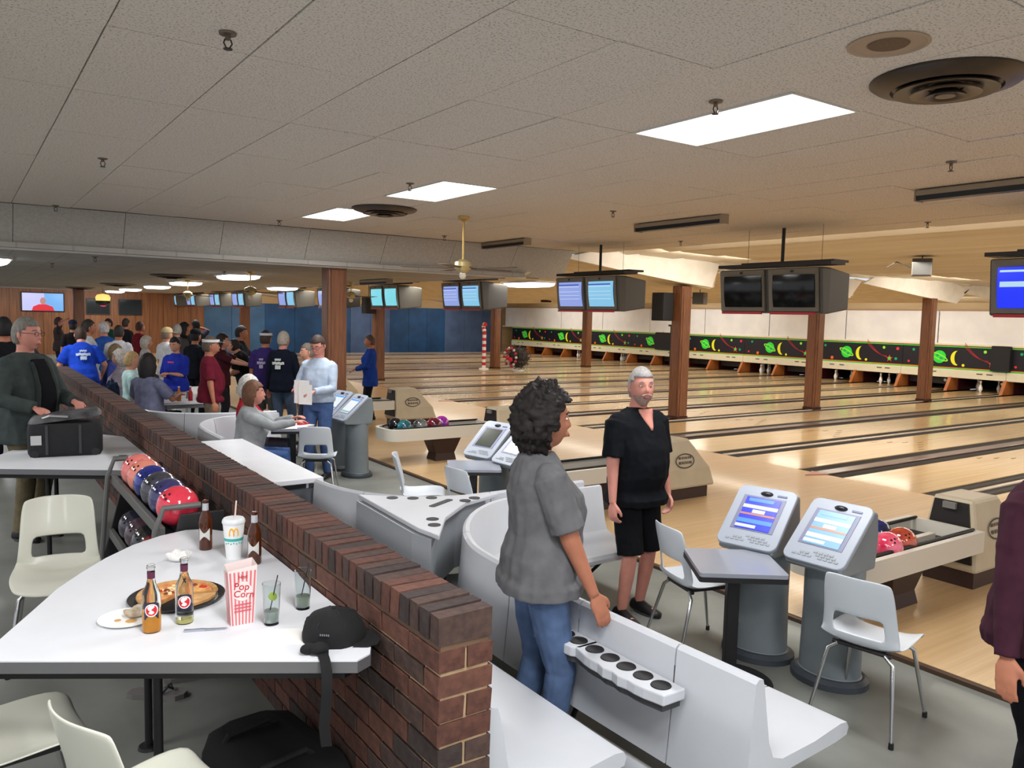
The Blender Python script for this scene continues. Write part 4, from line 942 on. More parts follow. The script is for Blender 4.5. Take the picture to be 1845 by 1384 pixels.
    for i, sy in enumerate((1, -1)):        # 0 = left, 1 = right
        sh = TM @ Vector((-.01, sy*shy, 1.39))
        tgt = hands[i]
        tgt = Vector((.06, sy*(.27*wide+hv*.5), .80+(hz-.93))) if tgt is None else Vector(tgt)
        hint = Vector((-.6, sy*.55, -.5)) if (elbow is None or elbow[i] is None) else Vector(elbow[i])
        el, wr = ik(sh, tgt, .29, .255, hint); AR[i] = (sh, el, wr)
        th = 1.08+hv*1.5
        body.tube([sh+Vector((0, -sy*.03, .005)), sh, sh.lerp(el, .45), el, el.lerp(wr, .35), wr], [.05*th, .054*th, .046*th, .038*th, .037, .025], 12)
        body.ell(sh, .055, 10, 7)
        d = (wr-el).normalized()
        pn = Vector((-.15, -sy, 0)) if tgt.z < 1.0 or True else Vector((0, 0, -1)); pn = (pn-d*pn.dot(d)).normalized()
        if abs(d.z) < .6: pn = Vector((0, 0, -1)); pn = (pn-d*pn.dot(d)).normalized()
        lat = d.cross(pn).normalized()
        Rm = Matrix((lat, pn, d)).transposed()
        body.ell(wr+d*.05, (.039, .017, .055), 12, 8, R=Rm)
        for k, (lo, L_) in enumerate(((.03, .072), (.0105, .08), (-.0095, .074), (-.028, .058))):
            q = wr+d*.088+lat*lo; pts = [wr+d*.055+lat*lo*.9, q]; ang = .25+curl*.2; dd = d
            for seg, (fr, cu) in enumerate(((.42, curl), (.33, curl*1.1), (.25, curl*.8))):
                ang2 = cu*.9; dd = (dd*math.cos(ang2)+pn*math.sin(ang2)).normalized(); q = q+dd*L_*fr; pts.append(q)
            rr = .0088 if vox < .01 else .0105
            body.tube(pts, [rr*1.05, rr*1.05, rr, rr*.95, rr*.8], 8)
        sg = 1 if lat.dot(Vector((1, 0, 0))) > 0 or (abs(lat.x) < .2 and lat.z > 0) else -1
        body.tube([wr+d*.012+lat*sg*.018, wr+d*.045+lat*sg*.047+pn*.006, wr+d*.072+lat*sg*.055+pn*.02, wr+d*.092+lat*sg*.05+pn*.03], [.014, .0125, .011, .009], 8)
    # legs
    LG = {}
    for i, sy in enumerate((1, -1)):
        hp = hipc+Vector((0, sy*.09, -.03))
        an = Vector((.44, sy*.11, .09)) if sit else Vector((-.02+(.05 if i else -.02), sy*(.105+hv*.2), .09))
        kn, an = ik(hp, an, .44 if sit else .418, .43 if sit else .405, Vector((1, sy*.05, .2 if sit else 0))); LG[i] = (hp, kn, an)
        body.tube([hp, hp.lerp(kn, .5), kn, kn.lerp(an, .35), an], [.085, .07, .052, .054, .036], 12)
        body.loft([ring((an.x+x, an.y, z), .036*w_, .02, Matrix(), 10) for x, z, w_ in ((0, .03, 1), (0, .09, .9))])
        body.tube([an+Vector((-.02, 0, -.045)), an+Vector((.13, sy*.015, -.06))], [.036, .03], 10)
    body.v = [tuple(SC @ Vector(p)) for p in body.v]
    remeshed(body, 'body', skin(sk), o, vox*s, 2)
    fold = (lambda amp, fr: (lambda co: amp*(noise.noise(Vector((co.x*fr*1.6, co.y*fr*1.6, co.z*fr*.7)))+.5*noise.noise(co*fr*2.3))))
    # shirt
    def garment(nm, col, e, z0, slv, open_=False, amp=.006):
        g = MB(); g.T = SC
        rs = []; zz = [p for p in prof_ if p[0] > max(z0+.06, .9)]
        z, a, b, x = prof_[1]
        lo = .012 if female else .008
        p0 = [(z0, a+e+(.016 if female else .006)+hv*.35, b+e+(.018 if female else .006)+hv*.6, x+hv*.25), (z0+.05, a+e+(.014 if female else .010)+hv*.4, b+e+(.016 if female else .012)+hv*.7, x+hv*.3)] + [(zq, aq+e+(.016+lo*.5 if zq < 1.1 else 0), bq+e+(.012+lo*.3 if zq < 1.1 else 0), xq) for zq, aq, bq, xq in zz if zq < 1.475]
        for zq, aq, bq, xq in p0: rs.append([v for v in ring((xq, 0, zq), aq, bq, TM)])
        rs.append(ring((-.012, 0, 1.49), .072, .066, TM))
        g.loft(rs)
        for i, sy in enumerate((1, -1)):
            sh, el, wr = AR[i]; g.ell(sh+Vector((0, -sy*.012, .002)), .061+e*.5, 12, 8)
            if slv == 'short': g.tube([sh+Vector((0, -sy*.04, 0)), sh, sh.lerp(el, .82)], [.058, .064+e*.4+hv*.2, .062+e*.5+hv*.2], 14)
            elif slv == 'long': g.tube([sh+Vector((0, -sy*.04, 0)), sh, sh.lerp(el, .5), el, el.lerp(wr, .5), wr], [.058, .066+e*.4, .058+e*.5, .050+e*.5, .044+e*.4, .036+e*.4], 14)
            elif slv == 'half': g.tube([sh+Vector((0, -sy*.04, 0)), sh, sh.lerp(el, .9), el.lerp(wr, .15)], [.058, .068+e*.4, .062+e*.5, .055], 14)
        return remeshed(g, nm, cloth(col), o, vox*s, 3, fold(amp*s, 11 if detail > 1 else 8))
    garment('jacket' if jacket and False else 'shirt', shirt, .014, hem, 'none' if (jacket and sleeve == 'long') else sleeve)
    if jacket:
        jk = garment('jacket', jacket, .032, hem-.06, 'long')
        def front(nm, m, y0, y1, za, zb, ex):
            q = MB(); q.T = SC @ TM; vs = []; n = 6
            for r in range(9):
                z = za+(zb-za)*r/8; pr = [p for p in prof_ if p[0] <= z][-1]; nx = [p for p in prof_ if p[0] >= z][0]; f = 0 if nx[0] == pr[0] else (z-pr[0])/(nx[0]-pr[0])
                ra, rb, rx = [pr[k]+(nx[k]-pr[k])*f for k in (1, 2, 3)]
                for k in range(n+1):
                    wz = 1-.45*abs(r/8-.35); y = (y0+(y1-y0)*k/n)*wz; vs.append((rx+(rb+ex)*(1-abs(y/(ra+.05))**2.4)**(1/2.4), y, z))
            q.add(vs, [(r*(n+1)+k, r*(n+1)+k+1, (r+1)*(n+1)+k+1, (r+1)*(n+1)+k) for r in range(8) for k in range(n)]); w = q.build(nm, m, o, smooth=60)
            sd = w.modifiers.new('t', 'SOLIDIFY'); sd.thickness = .02
        front('shirt_front', cloth(shirt), -.085, .085, .86, 1.44, .052)
        front('lapel', cloth(tuple(int(v*.8) for v in jacket)), .08, .115, .9, 1.42, .056); front('lapel', cloth(tuple(int(v*.8) for v in jacket)), -.115, -.08, .9, 1.42, .056)
    # trousers
    g = MB(); g.T = SC
    zt = hz+.06
    g.loft([ring((0, 0, z), a, b, Matrix.Translation(hipc)@Matrix.Rotation(lean*.3, 4, 'Y')@Matrix.Translation((0, 0, -.93))) for z, a, b in ((.84, .155+hv*.1, .115), (.93, .178+hv*.3, .128+hv*.3), (1.0, .166+hv*.4, .122+hv*.5))])
    for i, sy in enumerate((1, -1)):
        hp, kn, an = LG[i]
        if shorts: g.tube([hp+Vector((0, 0, .03)), hp.lerp(kn, .5), hp.lerp(kn, 1.02)], [.1, .098, .092], 14)
        else: g.tube([hp+Vector((0, 0, .03)), hp.lerp(kn, .5), kn, kn.lerp(an, .5), an+Vector((0, 0, -.02))], [.1, .088, .07, .066, .062], 14)
    remeshed(g, 'shorts' if shorts else 'trousers', cloth(pants), o, vox*s, 2, fold(.004*s, 14))
    if vneck:
        q = MB(); q.T = SC @ TM; vs = []
        for r in range(7):
            z = 1.345+.140*r/6; pr = [p for p in prof_ if p[0] <= z][-1]; nx = [p for p in prof_ if p[0] >= z][0]; f = 0 if nx[0] == pr[0] else (z-pr[0])/(nx[0]-pr[0]); rb, rx = [pr[k]+(nx[k]-pr[k])*f for k in (2, 3)]
            for k in range(5): y = (k/4-.5)*(.01+.11*min(1, r/5)); vs.append((rx+(rb+.021)*(1-abs(y/.17)**2.4)**(1/2.4), y, z))
        q.add(vs, [(r*5+k, r*5+k+1, r*5+k+6, r*5+k+5) for r in range(6) for k in range(4)]); w = q.build('neckline_skin', skin(sk), o, smooth=60); sd = w.modifiers.new('t', 'SOLIDIFY'); sd.thickness = .012
    if belt:
        mb = MB(); mb.T = SC @ Matrix.Translation(hipc) @ Matrix.Translation((0, 0, -.93))
        mb.loft([ring((0, 0, z), .185+hv*.4, .137+hv*.4, Matrix()) for z in (.975, 1.01)], cap=False); mb.build('belt', M('leather_dark', (36, 28, 24), .5), o, smooth=60)
    # shoes
    for i, sy in enumerate((1, -1)):
        an = LG[i][2]; mb = MB(); mb.T = SC
        rs = []
        for t, w_, h in ((-.075, .028, .06), (-.06, .038, .085), (0, .040, .10), (.06, .045, .075), (.13, .046, .055), (.175, .036, .045), (.19, .015, .03)):
            rs.append([(an.x+t, an.y+sy*max(t, 0)*.1+w_*math.cos(a), an.z-.088+max(0, h*(.5+.5*math.sin(a)))) for a in [2*PI*k/12 for k in range(12)]])
        mb.loft(rs); sh_ = mb.build('shoe', M('shoe_%02x%02x%02x' % shoes, shoes, .5), o, smooth=50)
        if detail > 1:
            mb = MB(); mb.T = SC; mb.prism([(an.x+.115*math.cos(a)+.055, an.y+sy*.008+.048*math.sin(a)) for a in [2*PI*k/16 for k in range(16)]], an.z-.09, an.z-.074); mb.build('sole', M('sole_rubber', (60, 60, 60), .7), sh_)
    # face
    if face_:
        for sy in (-1, 1):
            mb = MB(); mb.T = SC @ HM; mb.ell((.0795, sy*.030, .006), (.0085, .0115, .0048), 10, 8); e_ = mb.build('eye', M('eye_white', (220, 214, 206), .3), o, smooth=60)
            mb = MB(); mb.T = SC @ HM; mb.ell((.0855, sy*.030, .006), (.0035, .0048, .0046), 10, 6); mb.build('iris', M('iris_dark', (48, 34, 26), .3), e_)
            mb = MB(); mb.T = SC @ HM; mb.tube([(.088, sy*.014, .027), (.090, sy*.03, .034), (.078, sy*.048, .028)], .0035, 6); mb.build('eyebrow', M('hair_%02x%02x%02x' % hair, hair, .7, var=.4, scale=60), o)
        mb = MB(); mb.T = SC @ HM; mb.ell((.0985, 0, -.0635), (.0045, .022, .0025), 10, 6); mb.ell((.097, 0, -.069), (.0055, .018, .0045), 10, 6); mb.build('mouth', M('lips', (150, 84, 80), .5), o, smooth=60)
    # hair
    hm = M('hair_%02x%02x%02x' % hair, hair, .75, var=.45, scale=60, bump=.5)
    hm.node_tree.nodes['Mapping'].inputs['Scale'].default_value = (1, 1, .4)
    if hairs:
        mb = MB(); mb.T = SC @ HM; nu, nv = (72, 48) if hairs == 'curly' else (40, 26); keep = []; vs = []; long_ = hairs in ('long', 'curly', 'bob')
        ex = {'short': .010, 'buzz': .005, 'bald': .004, 'long': .022, 'curly': .042, 'bob': .024}[hairs]
        for j in range(nv+1):
            a = PI/2-.02-(PI-.1)*j/nv
            for k in range(nu):
                t = 2*PI*k/nu; x, y, z = math.cos(a)*math.cos(t), math.cos(a)*math.sin(t), math.sin(a)
                nn = noise.noise(Vector((x*3, y*3, z*3))+Vector((H*9, 0, 0)))*.35+noise.noise(Vector((x, y, z))*9)*.3
                q = ex*(1+nn*(1.0 if hairs == 'curly' else .5)+(.45*noise.noise(Vector((x, y, z))*13) if hairs == 'curly' else 0))*(1 if x < .3 else .75)
                X, Y, Z = x*(.098+q)-.006, y*(.077+q*(1.0 if long_ else .6)), z*(.122+q)
                if long_ and z < 0: X -= .02*(-z); Y *= 1.12; Z *= {'curly': 1.0, 'bob': 1.15, 'long': 1.9}[hairs]
                vs.append((X, Y, Z)); keep.append((x, y, z))
        fs = []
        for j in range(nv):
            for k in range(nu):
                idx = (j*nu+k, j*nu+(k+1) % nu, (j+1)*nu+(k+1) % nu, (j+1)*nu+k); cx = sum(keep[i][0] for i in idx)/4; cy = abs(sum(keep[i][1] for i in idx)/4); cz = sum(keep[i][2] for i in idx)/4
                if hairs == 'bald': ok = cx < .25 and -.3 < cz < .35
                elif long_: ok = (cz > .52) or (cx < .32 and cz > -.95 and not (cx > .1 and cz < -.2)) or (cx < .5 and cz > .25)
                else: ok = (cz > .50) or (cx < .38 and cz > .22) or (cx < .1 and cz > (-.05 if cx > -.15 else -.5))
                if ok: fs.append(idx)
        mb.add(vs, fs); h_ = mb.build('hair', hm, o, smooth=80); sd = h_.modifiers.new('t', 'SOLIDIFY'); sd.thickness = .012*s; sd.offset = -1
    if beard:
        mb = MB(); mb.T = SC @ HM; vs = []; fs = []; nu, nv = 24, 10
        for j in range(nv+1):
            a = -1.45+j/nv*1.0
            for k in range(nu+1):
                t = -1.5+3.0*k/nu; x, y, z = math.cos(a)*math.cos(t), math.cos(a)*math.sin(t), math.sin(a); q = -z
                vs.append(((x*.102-.002)*(1-.12*q)+.018*q, y*.0785*(1-.30*q*q), z*.125))
        for j in range(nv):
            for k in range(nu):
                t = abs(-1.5+3.0*(k+.5)/nu); a = -1.45+(j+.5)/nv
                if a > -.62 and t < .35: continue
                if a > -.48-.0 and t < .8: continue
                fs.append((j*(nu+1)+k, j*(nu+1)+k+1, (j+1)*(nu+1)+k+1, (j+1)*(nu+1)+k))
        mb.add(vs, fs); mb.build('beard', M('beard', beard, .9, var=.3, scale=80), o, smooth=60)
        mb = MB(); mb.T = SC @ HM; mb.tube([(.094, -.03, -.056), (.104, -.008, -.047), (.104, .008, -.047), (.094, .03, -.056)], .0055, 6); mb.build('moustache', M('beard'), o, smooth=60)
    if glasses:
        mb = MB(); mb.T = SC @ HM
        for sy in (-1, 1):
            mb.tube([(.1, sy*.032+.022*math.cos(a), .004+.016*math.sin(a)) for a in [2*PI*k/14 for k in range(15)]], .0016, 5); mb.tube([(.1, sy*.054, .008), (.0, sy*.082, .012)], .0016, 5)
        mb.tube([(.101, -.01, .008), (.101, .01, .008)], .0016, 5); mb.build('glasses', M('glasses_dark', (30, 28, 28), .4), o)
    if cap:
        cc, kind = cap; mb = MB(); mb.T = SC @ HM; m_ = cloth(cc)
        if kind == 'cap':
            mb.lathe([(.102, .045), (.104, .07), (.095, .105), (.06, .135), (.001, .146)], (-.004, 0, 0), 20, cap=False, sy=.82); mb.add([(.085, -.06, .05), (.17, -.04, .04), (.17, .04, .04), (.085, .06, .05), (.085, -.06, .056), (.17, -.04, .046), (.17, .04, .046), (.085, .06, .056)], [(0, 1, 2, 3), (7, 6, 5, 4), (0, 4, 5, 1), (1, 5, 6, 2), (2, 6, 7, 3)])
        else: mb.lathe([(.107, .05), (.110, .085)], (-.004, 0, 0), 20, cap=False, sy=.83); mb.add([(.09, -.06, .055), (.17, -.04, .045), (.17, .04, .045), (.09, .06, .055)], [(0, 1, 2, 3)])
        mb.build('cap' if kind == 'cap' else 'visor', m_, o, smooth=50)
    if print_:
        pc, where, zc, sz = print_; sg = -1 if where == 'back' else 1
        for q in range(3):
            mb = MB(); mb.T = SC @ TM; w_ = sz*(.5, 1, .45)[q]; z = zc+(.055, 0, -.06)[q]; h = (.014, .02, .028)[q]; xx = sg*(.128+hv*.7+.01*female)
            n = 10; vs = []
            for k in range(n+1):
                y = -w_+2*w_*k/n; wv = .006*math.sin(k*1.9); x_ = xx*(1-abs(y/.19)**2.4)**.42+ (.005 if sg > 0 else 0)
                vs += [(x_, y, z-h+wv), (x_, y, z+h+wv)]
            mb.add(vs, [(2*k, 2*k+1, 2*k+3, 2*k+2) for k in range(n)]); pr_ = mb.build('shirt_print', M('print_%02x%02x%02x' % pc, pc, .8), o); sd = pr_.modifiers.new('t', 'SOLIDIFY'); sd.thickness = .012
    return o
D_ = lambda a: YAW + math.radians(a)      # 0 = facing away from the camera, -90 = facing right, 90 = left, 180 = towards it
def at(px, d, z=0): x, y = PD(px, d); return (x, y, z)
person('standing woman with dark curly hair, grey t-shirt and blue jeans, seen from behind and side', (2.15, 2.86, 0), D_(-72), 1.74, (104, 104, 106), (84, 104, 138), 'tan', (24, 15, 11), 'curly', True, .045,
       hands=((.12, .22, .86), (.20, -.27, .81)), hyaw=R_(-8), vox=.0065, detail=2, hem=.855, curl=.3, elbow=(None, (-1, -.25, -.2)), shoes=(90, 90, 95), print_=None)
person('man with grey hair and beard in black t-shirt and black shorts, facing the camera', (3.84, 4.0, 0), D_(-146), 1.74, (16, 18, 22), (14, 15, 18), 'pink', (150, 146, 142), 'short', False, .055,
       hands=((.04, .29, .80), (.07, -.27, .80)), hyaw=R_(-22), hpitch=R_(-4), vox=.0065, detail=2, shorts=True, curl=.75, shoes=(18, 18, 20), beard=(164, 136, 124), wide=1.10, vneck=True, hem=.82)
x_, y_ = PD(1915, 3.05)
person('person in dark maroon sweater and black trousers at the right edge, mostly out of view', (x_, y_, 0), D_(-150), 1.76, (62, 32, 44), (16, 16, 20), 'tan', (40, 30, 26), 'short', False, .05,
       hands=((.0, .30, .82), (.06, -.34, .78)), sleeve='long', vox=.007, detail=2, curl=.25, face_=True)
person('man with grey hair and glasses in grey jacket over black shirt, behind the ball bag', at(44, 6.35, KF), D_(-105), 1.76, (18, 18, 22), (110, 100, 78), 'pink', (120, 116, 108), 'short', False, .04,
       hands=((.34, .12, 1.1), (.30, -.22, 1.08)), jacket=(62, 70, 68), hyaw=R_(8), vox=.009, detail=2, glasses=True, curl=.8, sleeve='none', print_=None)
person('man in light blue long sleeved shirt and jeans holding papers at the pale console', at(575, 9.95), D_(165), 1.78, (176, 190, 208), (76, 100, 146), 'pink', (60, 44, 36), 'short', False, .03,
       hands=((.30, .10, 1.10), (.28, -.14, 1.12)), sleeve='long', hpitch=R_(20), vox=.010, belt=True, hem=.95, glasses=True)
person('person in a white shirt just behind the man in light blue', at(556, 11.4), D_(120), 1.62, (214, 220, 220), (70, 80, 100), 'light', (120, 110, 100), 'short', sleeve='long')
person('person in a long royal blue jacket standing alone on the approach', at(668, 15.4, AZ), D_(100), 1.62, (30, 60, 140), (20, 22, 30), 'tan', (90, 66, 54), 'short', True, .02, hands=((.3, .1, 1.05), (.3, -.12, 1.05)), sleeve='long', hem=.70)
person('man in purple t-shirt and grey shorts with his back turned', at(478, 12.9), D_(-8), 1.75, (60, 44, 104), (104, 102, 100), 'tan', (60, 46, 40), 'short', False, .05, print_=((170, 160, 190), 'back', 1.25, .07), shorts=True, cap=((206, 204, 208), 'visor'))
person('man in black jacket with white lettering and blue jeans, back turned, beside the purple shirt', at(510, 12.3), D_(-14), 1.76, (22, 26, 40), (84, 100, 124), 'pink', (170, 160, 146), 'short', False, .05, sleeve='long', print_=((200, 206, 200), 'back', 1.28, .1))
person('man in maroon t-shirt, khaki shorts and white visor facing right', at(377, 10.9), D_(-70), 1.70, (104, 28, 44), (128, 116, 96), 'tan', (96, 80, 66), 'short', False, .05, shorts=True, cap=((226, 226, 224), 'visor'))
person('dark haired person in blue and red jersey with white trousers facing the camera', at(316, 12.7), D_(172), 1.62, (36, 52, 160), (226, 224, 224), 'light', (26, 22, 22), 'short', True, .03, hands=((.26, .04, 1.15), (.24, -.08, 1.13)), print_=((210, 70, 110), 'front', 1.28, .11), sleeve='half', hpitch=R_(14))
person('man in cream cap and white shirt behind the blue jersey', at(299, 15.1), D_(-30), 1.70, (222, 222, 222), (220, 220, 218), 'light', (140, 120, 100), 'short', cap=((206, 186, 140), 'cap'))
person('grey haired person behind the cream cap', at(319, 17), D_(20), 1.74, (60, 56, 56), (40, 40, 46), 'light', (170, 164, 156), 'short', True)
person('dark clothed person with black hair right of the grey haired one', at(331, 18), D_(-60), 1.76, (30, 26, 30), (30, 30, 36), 'tan', (20, 18, 18), 'long', True)
person('man in black with a dark cap leaning left of the maroon t-shirt', at(351, 14.5), D_(-20), 1.70, (26, 28, 34), (30, 30, 36), 'tan', (24, 20, 20), 'short', cap=((30, 30, 34), 'cap'))
person('far dark haired person raising an arm by the wood and blue corner', at(353, 19.5), D_(60), 1.80, (50, 46, 56), (40, 40, 46), 'tan', (30, 24, 22), 'short', hands=(None, (.2, -.2, 1.6)))
person('person in dark red shirt reaching an arm to the right with a red wristband', at(399, 13.5), D_(-85), 1.66, (66, 26, 32), (40, 36, 40), 'light', (40, 26, 24), 'long', True, hands=((.5, .1, 1.2), (.5, -.1, 1.22)))
person('man in dark shirt in profile against the blue wall', at(433, 14.9), D_(-80), 1.78, (30, 32, 38), (36, 38, 46), 'tan', (32, 26, 24), 'short', hands=((.4, .1, 1.1), (.4, -.12, 1.1)))
person('person in black leaning over a table left of the purple shirt', at(455, 14.0), D_(95), 1.66, (24, 26, 26), (36, 38, 46), 'light', (40, 30, 26), 'short', lean=.5, hands=((.5, .1, .95), (.5, -.12, .95)), hpitch=R_(-10))
person('seated person in grey hoodie with brown bob hair reaching to the table', at(440, 8.65), D_(-78), 1.70, (152, 156, 158), (60, 84, 130), 'pink', (110, 74, 50), 'bob', True, .05, sit=True, lean=.12, hands=((.52, .1, .92), (.55, -.1, .90)), sleeve='long', vox=.010, hem=.82)
person('seated person with white hair and red top behind the grey hoodie', at(446, 9.35), D_(-80), 1.70, (170, 30, 44), (60, 60, 70), 'pink', (206, 202, 196), 'bob', True, .04, sit=True, hem=.85)
person('man in royal blue t-shirt with white print leaning left behind the brick wall', at(148, 12.6), D_(35), 1.80, (30, 70, 190), (60, 60, 66), 'light', (70, 50, 38), 'buzz', False, .05, lean=.35, print_=((190, 205, 230), 'back', 1.26, .1), hands=((.35, .3, .95), (.3, -.3, .95)))
person('tall dark haired man in grey and white t-shirt behind the blue t-shirt', at(157, 14.1), D_(-50), 1.84, (176, 178, 180), (70, 72, 84), 'tan', (44, 36, 30), 'short', False, .03)
person('white haired man in blue polo shirt facing left', at(187, 15.6), D_(70), 1.78, (44, 84, 160), (40, 60, 120), 'pink', (214, 208, 204), 'short')
person('man in white long shirt and dark belt with his back turned', at(213, 14.6), D_(5), 1.74, (214, 212, 214), (80, 70, 64), 'tan', (50, 42, 38), 'short', False, .05, sleeve='long', hem=.9)
person('person in a dark red top far behind the white shirt', at(251, 19), D_(-30), 1.74, (110, 28, 36), (90, 80, 66), 'tan', (80, 50, 40), 'short')
person('far person in green and black near the wood wall', at(196, 21.5), D_(150), 1.76, (40, 80, 60), (30, 30, 36), 'light', (40, 34, 30), 'short')
person('far person with a dark cap left of the tall man', at(131, 18.5), D_(40), 1.74, (44, 40, 44), (40, 40, 46), 'light', (40, 34, 30), 'short', cap=((40, 46, 70), 'cap'))
person('far person raising a hand before the wood wall', at(104, 22), D_(-60), 1.76, (70, 60, 60), (40, 40, 46), 'pink', (80, 60, 50), 'short', hands=(None, (.2, -.2, 1.7)))
person('far dark clothed person right of the white shirt', at(226, 21), D_(-20), 1.78, (30, 28, 32), (30, 30, 36), 'tan', (50, 36, 30), 'short')
person('seated person with grey hair and flowered blouse by the far white table', at(216, 13.3), D_(100), 1.78, (170, 160, 166), (60, 60, 80), 'light', (196, 188, 176), 'bob', True, .04, sit=True)
person('seated person with dark blond hair bending over the far white table', at(190, 14.4), D_(-60), 1.84, (60, 70, 140), (50, 50, 60), 'tan', (120, 100, 70), 'bob', True, sit=True, lean=.2)
person('blond child in pale aqua shirt seated beside the dark haired woman', at(234, 12.1), D_(-55), 1.78, (190, 224, 220), (60, 80, 120), 'light', (190, 160, 110), 'short', sit=True, seat=.5)
person('seated woman with long dark hair and slate blue blouse, back turned', at(264, 11.1), D_(-15), 1.86, (110, 112, 136), (24, 24, 30), 'tan', (30, 24, 24), 'long', True, .04, sit=True, sleeve='short', hands=((.35, .2, .8), (.35, -.22, .8)))
person('seated person with grey hair in white far by the counter', at(262, 17), D_(-60), 1.74, (190, 184, 176), (60, 60, 70), 'light', (200, 190, 176), 'bob', True, sit=True, seat=.6)
person('dark haired person in black at the far left edge', at(6, 8.8, KF), D_(30), 1.72, (24, 24, 28), (30, 30, 36), 'tan', (20, 18, 20), 'short')
person('person in black and white patterned top behind the man in grey jacket', at(50, 12.3, KF), D_(-40), 1.50, (70, 70, 74), (30, 30, 36), 'light', (30, 26, 26), 'long', True)
# ================================================================ things on the near table
glass = M('clear_glass', (238, 244, 244), .04, trans=1, ior=1.3); paper = M('paper_white', (236, 234, 230), .8, var=.03)
def text(body, size, mat, name, par, M4, wrapR=None, extr=.0006):
    c = bpy.data.curves.new('t', 'FONT'); c.body = body; c.size = size; c.align_x = 'CENTER'; c.align_y = 'CENTER'; c.extrude = extr
    t = bpy.data.objects.new('t', c); COL.objects.link(t); dg = bpy.context.evaluated_depsgraph_get(); me = bpy.data.meshes.new_from_object(t.evaluated_get(dg)); bpy.data.objects.remove(t)
    for v in me.vertices:
        p = v.co
        if wrapR: a = p.x/wrapR; v.co = Vector(((wrapR+p.z)*math.sin(a), -(wrapR+p.z)*math.cos(a), p.y))
        else: v.co = Vector((p.x, -p.z, p.y))
    me.transform(M4); me.materials.clear(); me.materials.append(mat); me.name = name
    o = bpy.data.objects.new(name, me); COL.objects.link(o); o.parent = par; return o
def cyl_patch(poly, R, mat, name, par, M4=Matrix(), t=.0006):      # poly in (arc, z); facing -y
    mb = MB(); mb.T = M4; f = lambda x, z, r: (r*math.sin(x/r), -r*math.cos(x/r), z)
    n = len(poly); cx = sum(p[0] for p in poly)/n; cz = sum(p[1] for p in poly)/n; rings = [poly]
    for q in (.66, .33): rings.append([(cx+(x-cx)*q, cz+(z-cz)*q) for x, z in poly])
    vs = [f(x, z, R+t) for r in rings for x, z in r]+[f(cx, cz, R+t)]; fs = []
    for a in range(2): fs += [(a*n+i, a*n+(i+1) % n, a*n+n+(i+1) % n, a*n+n+i) for i in range(n)]
    fs += [(2*n+i, 2*n+(i+1) % n, 3*n) for i in range(n)]
    mb.add(vs, fs); return mb.build(name, mat, par)
FC = math.atan2(-.82, -.57)+PI/2          # turns a -y face towards the camera side
def cam_rz(x, y): return math.atan2(-y, -x)+PI/2
# pizza
o = thing('pizza_pan', 'round black pizza pan on the near white table', 'pan', (.675, 3.24, TZ))
mb = MB(); mb.lathe([(.001, 0), (.150, 0), (.172, .014), (.178, .014), (.176, .010), (.155, -.0), (.150, .004), (.001, .004)], n=40); mb.build('pan', M('pan_black', (24, 24, 26), .35), o, smooth=40)
o = thing('pizza', 'half eaten pizza with melted cheese and red toppings in the black pan', 'pizza', (.68, 3.25, TZ+.0045), .2)
pts = [(0, 0)]+[(.142*math.cos(a), .142*math.sin(a)) for a in [R_(-25)+R_(235)*k/30 for k in range(31)]]
mb = MB(); mb.prism(pts, 0, .009); mb.build('crust', M('crust', (206, 160, 104), .8, rgb2=(180, 130, 78), scale=30), o)
mb = MB(); mb.tube([(.139*math.cos(a), .139*math.sin(a), .011) for a in [R_(-22)+R_(229)*k/30 for k in range(31)]], .011, 8); mb.build('crust_rim', M('crust'), o, smooth=60)
mb = MB(); mb.prism([(x*.9, y*.9+.003) for x, y in pts], .009, .013); mb.build('cheese', M('cheese', (226, 182, 110), .5, rgb2=(196, 96, 56), scale=34), o)
for i in range(26):
    a = R_(random.uniform(-15, 195)); r = random.uniform(.02, .115); mb = MB(); mb.ell((r*math.cos(a), r*math.sin(a), .015), (random.uniform(.007, .014), random.uniform(.006, .011), .005), 8, 5)
    mb.build('topping', M(*random.choice([('pepper_red', (184, 44, 30)), ('sausage', (120, 60, 40)), ('cheese_pale', (240, 214, 160))]), .5), o, smooth=60)
mb = MB(); mb.prism([(-.02, -.02), (.12, -.075), (.105, -.1), (.06, -.13), (-.0, -.142)], 0, .010); mb.build('plain_slice', M('crust'), o)
# plate, napkins
o = thing('paper_plate', 'white paper plate with grease stains at the left of the pizza', 'plate', (.475, 3.10, TZ))
mb = MB(); mb.lathe([(.001, .001), (.07, .001), (.095, .011), (.098, .011), (.096, .008), (.072, 0), (.001, 0)], n=32); mb.build('plate', paper, o, smooth=40)
mb = MB(); mb.prism(disc(.01, -.02, .02, 9), .0012, .002); mb.prism(disc(-.03, .01, .012, 9), .0012, .002); mb.build('grease_stain', M('stain', (206, 160, 96), .6), o)
def crumple(sz, seed, rag=1.0):
    def f(mb):
        mb.ell((0, 0, sz[2]), sz, 16, 11); mb.v = [tuple(Vector(p)*(1+.35*rag*noise.noise(Vector(p)*38+Vector((seed, 0, 0))))) for p in mb.v]; mn = min(p[2] for p in mb.v); mb.v = [(x, y, z-mn) for x, y, z in mb.v]
    return f
oneshot('crumpled_napkin', M('napkin_grey', (200, 192, 180), .9, rgb2=(170, 150, 120), scale=30), 'crumpled used napkin lying on the paper plate', 'napkin', crumple((.045, .032, .018), 3), (.505, 3.115, TZ+.003))
oneshot('crumpled_napkin', paper, 'crumpled clean white napkin near the back of the near table', 'napkin', crumple((.055, .04, .025), 9), (.79, 3.73, TZ))
oneshot('paper_sheet', paper, 'flat white paper napkin beside the black cap', 'napkin', lambda mb: mb.prism([(-.09, -.06), (.1, -.07), (.085, .07), (-.08, .06)], 0, .0015), (.90, 2.67, TZ), -.55)
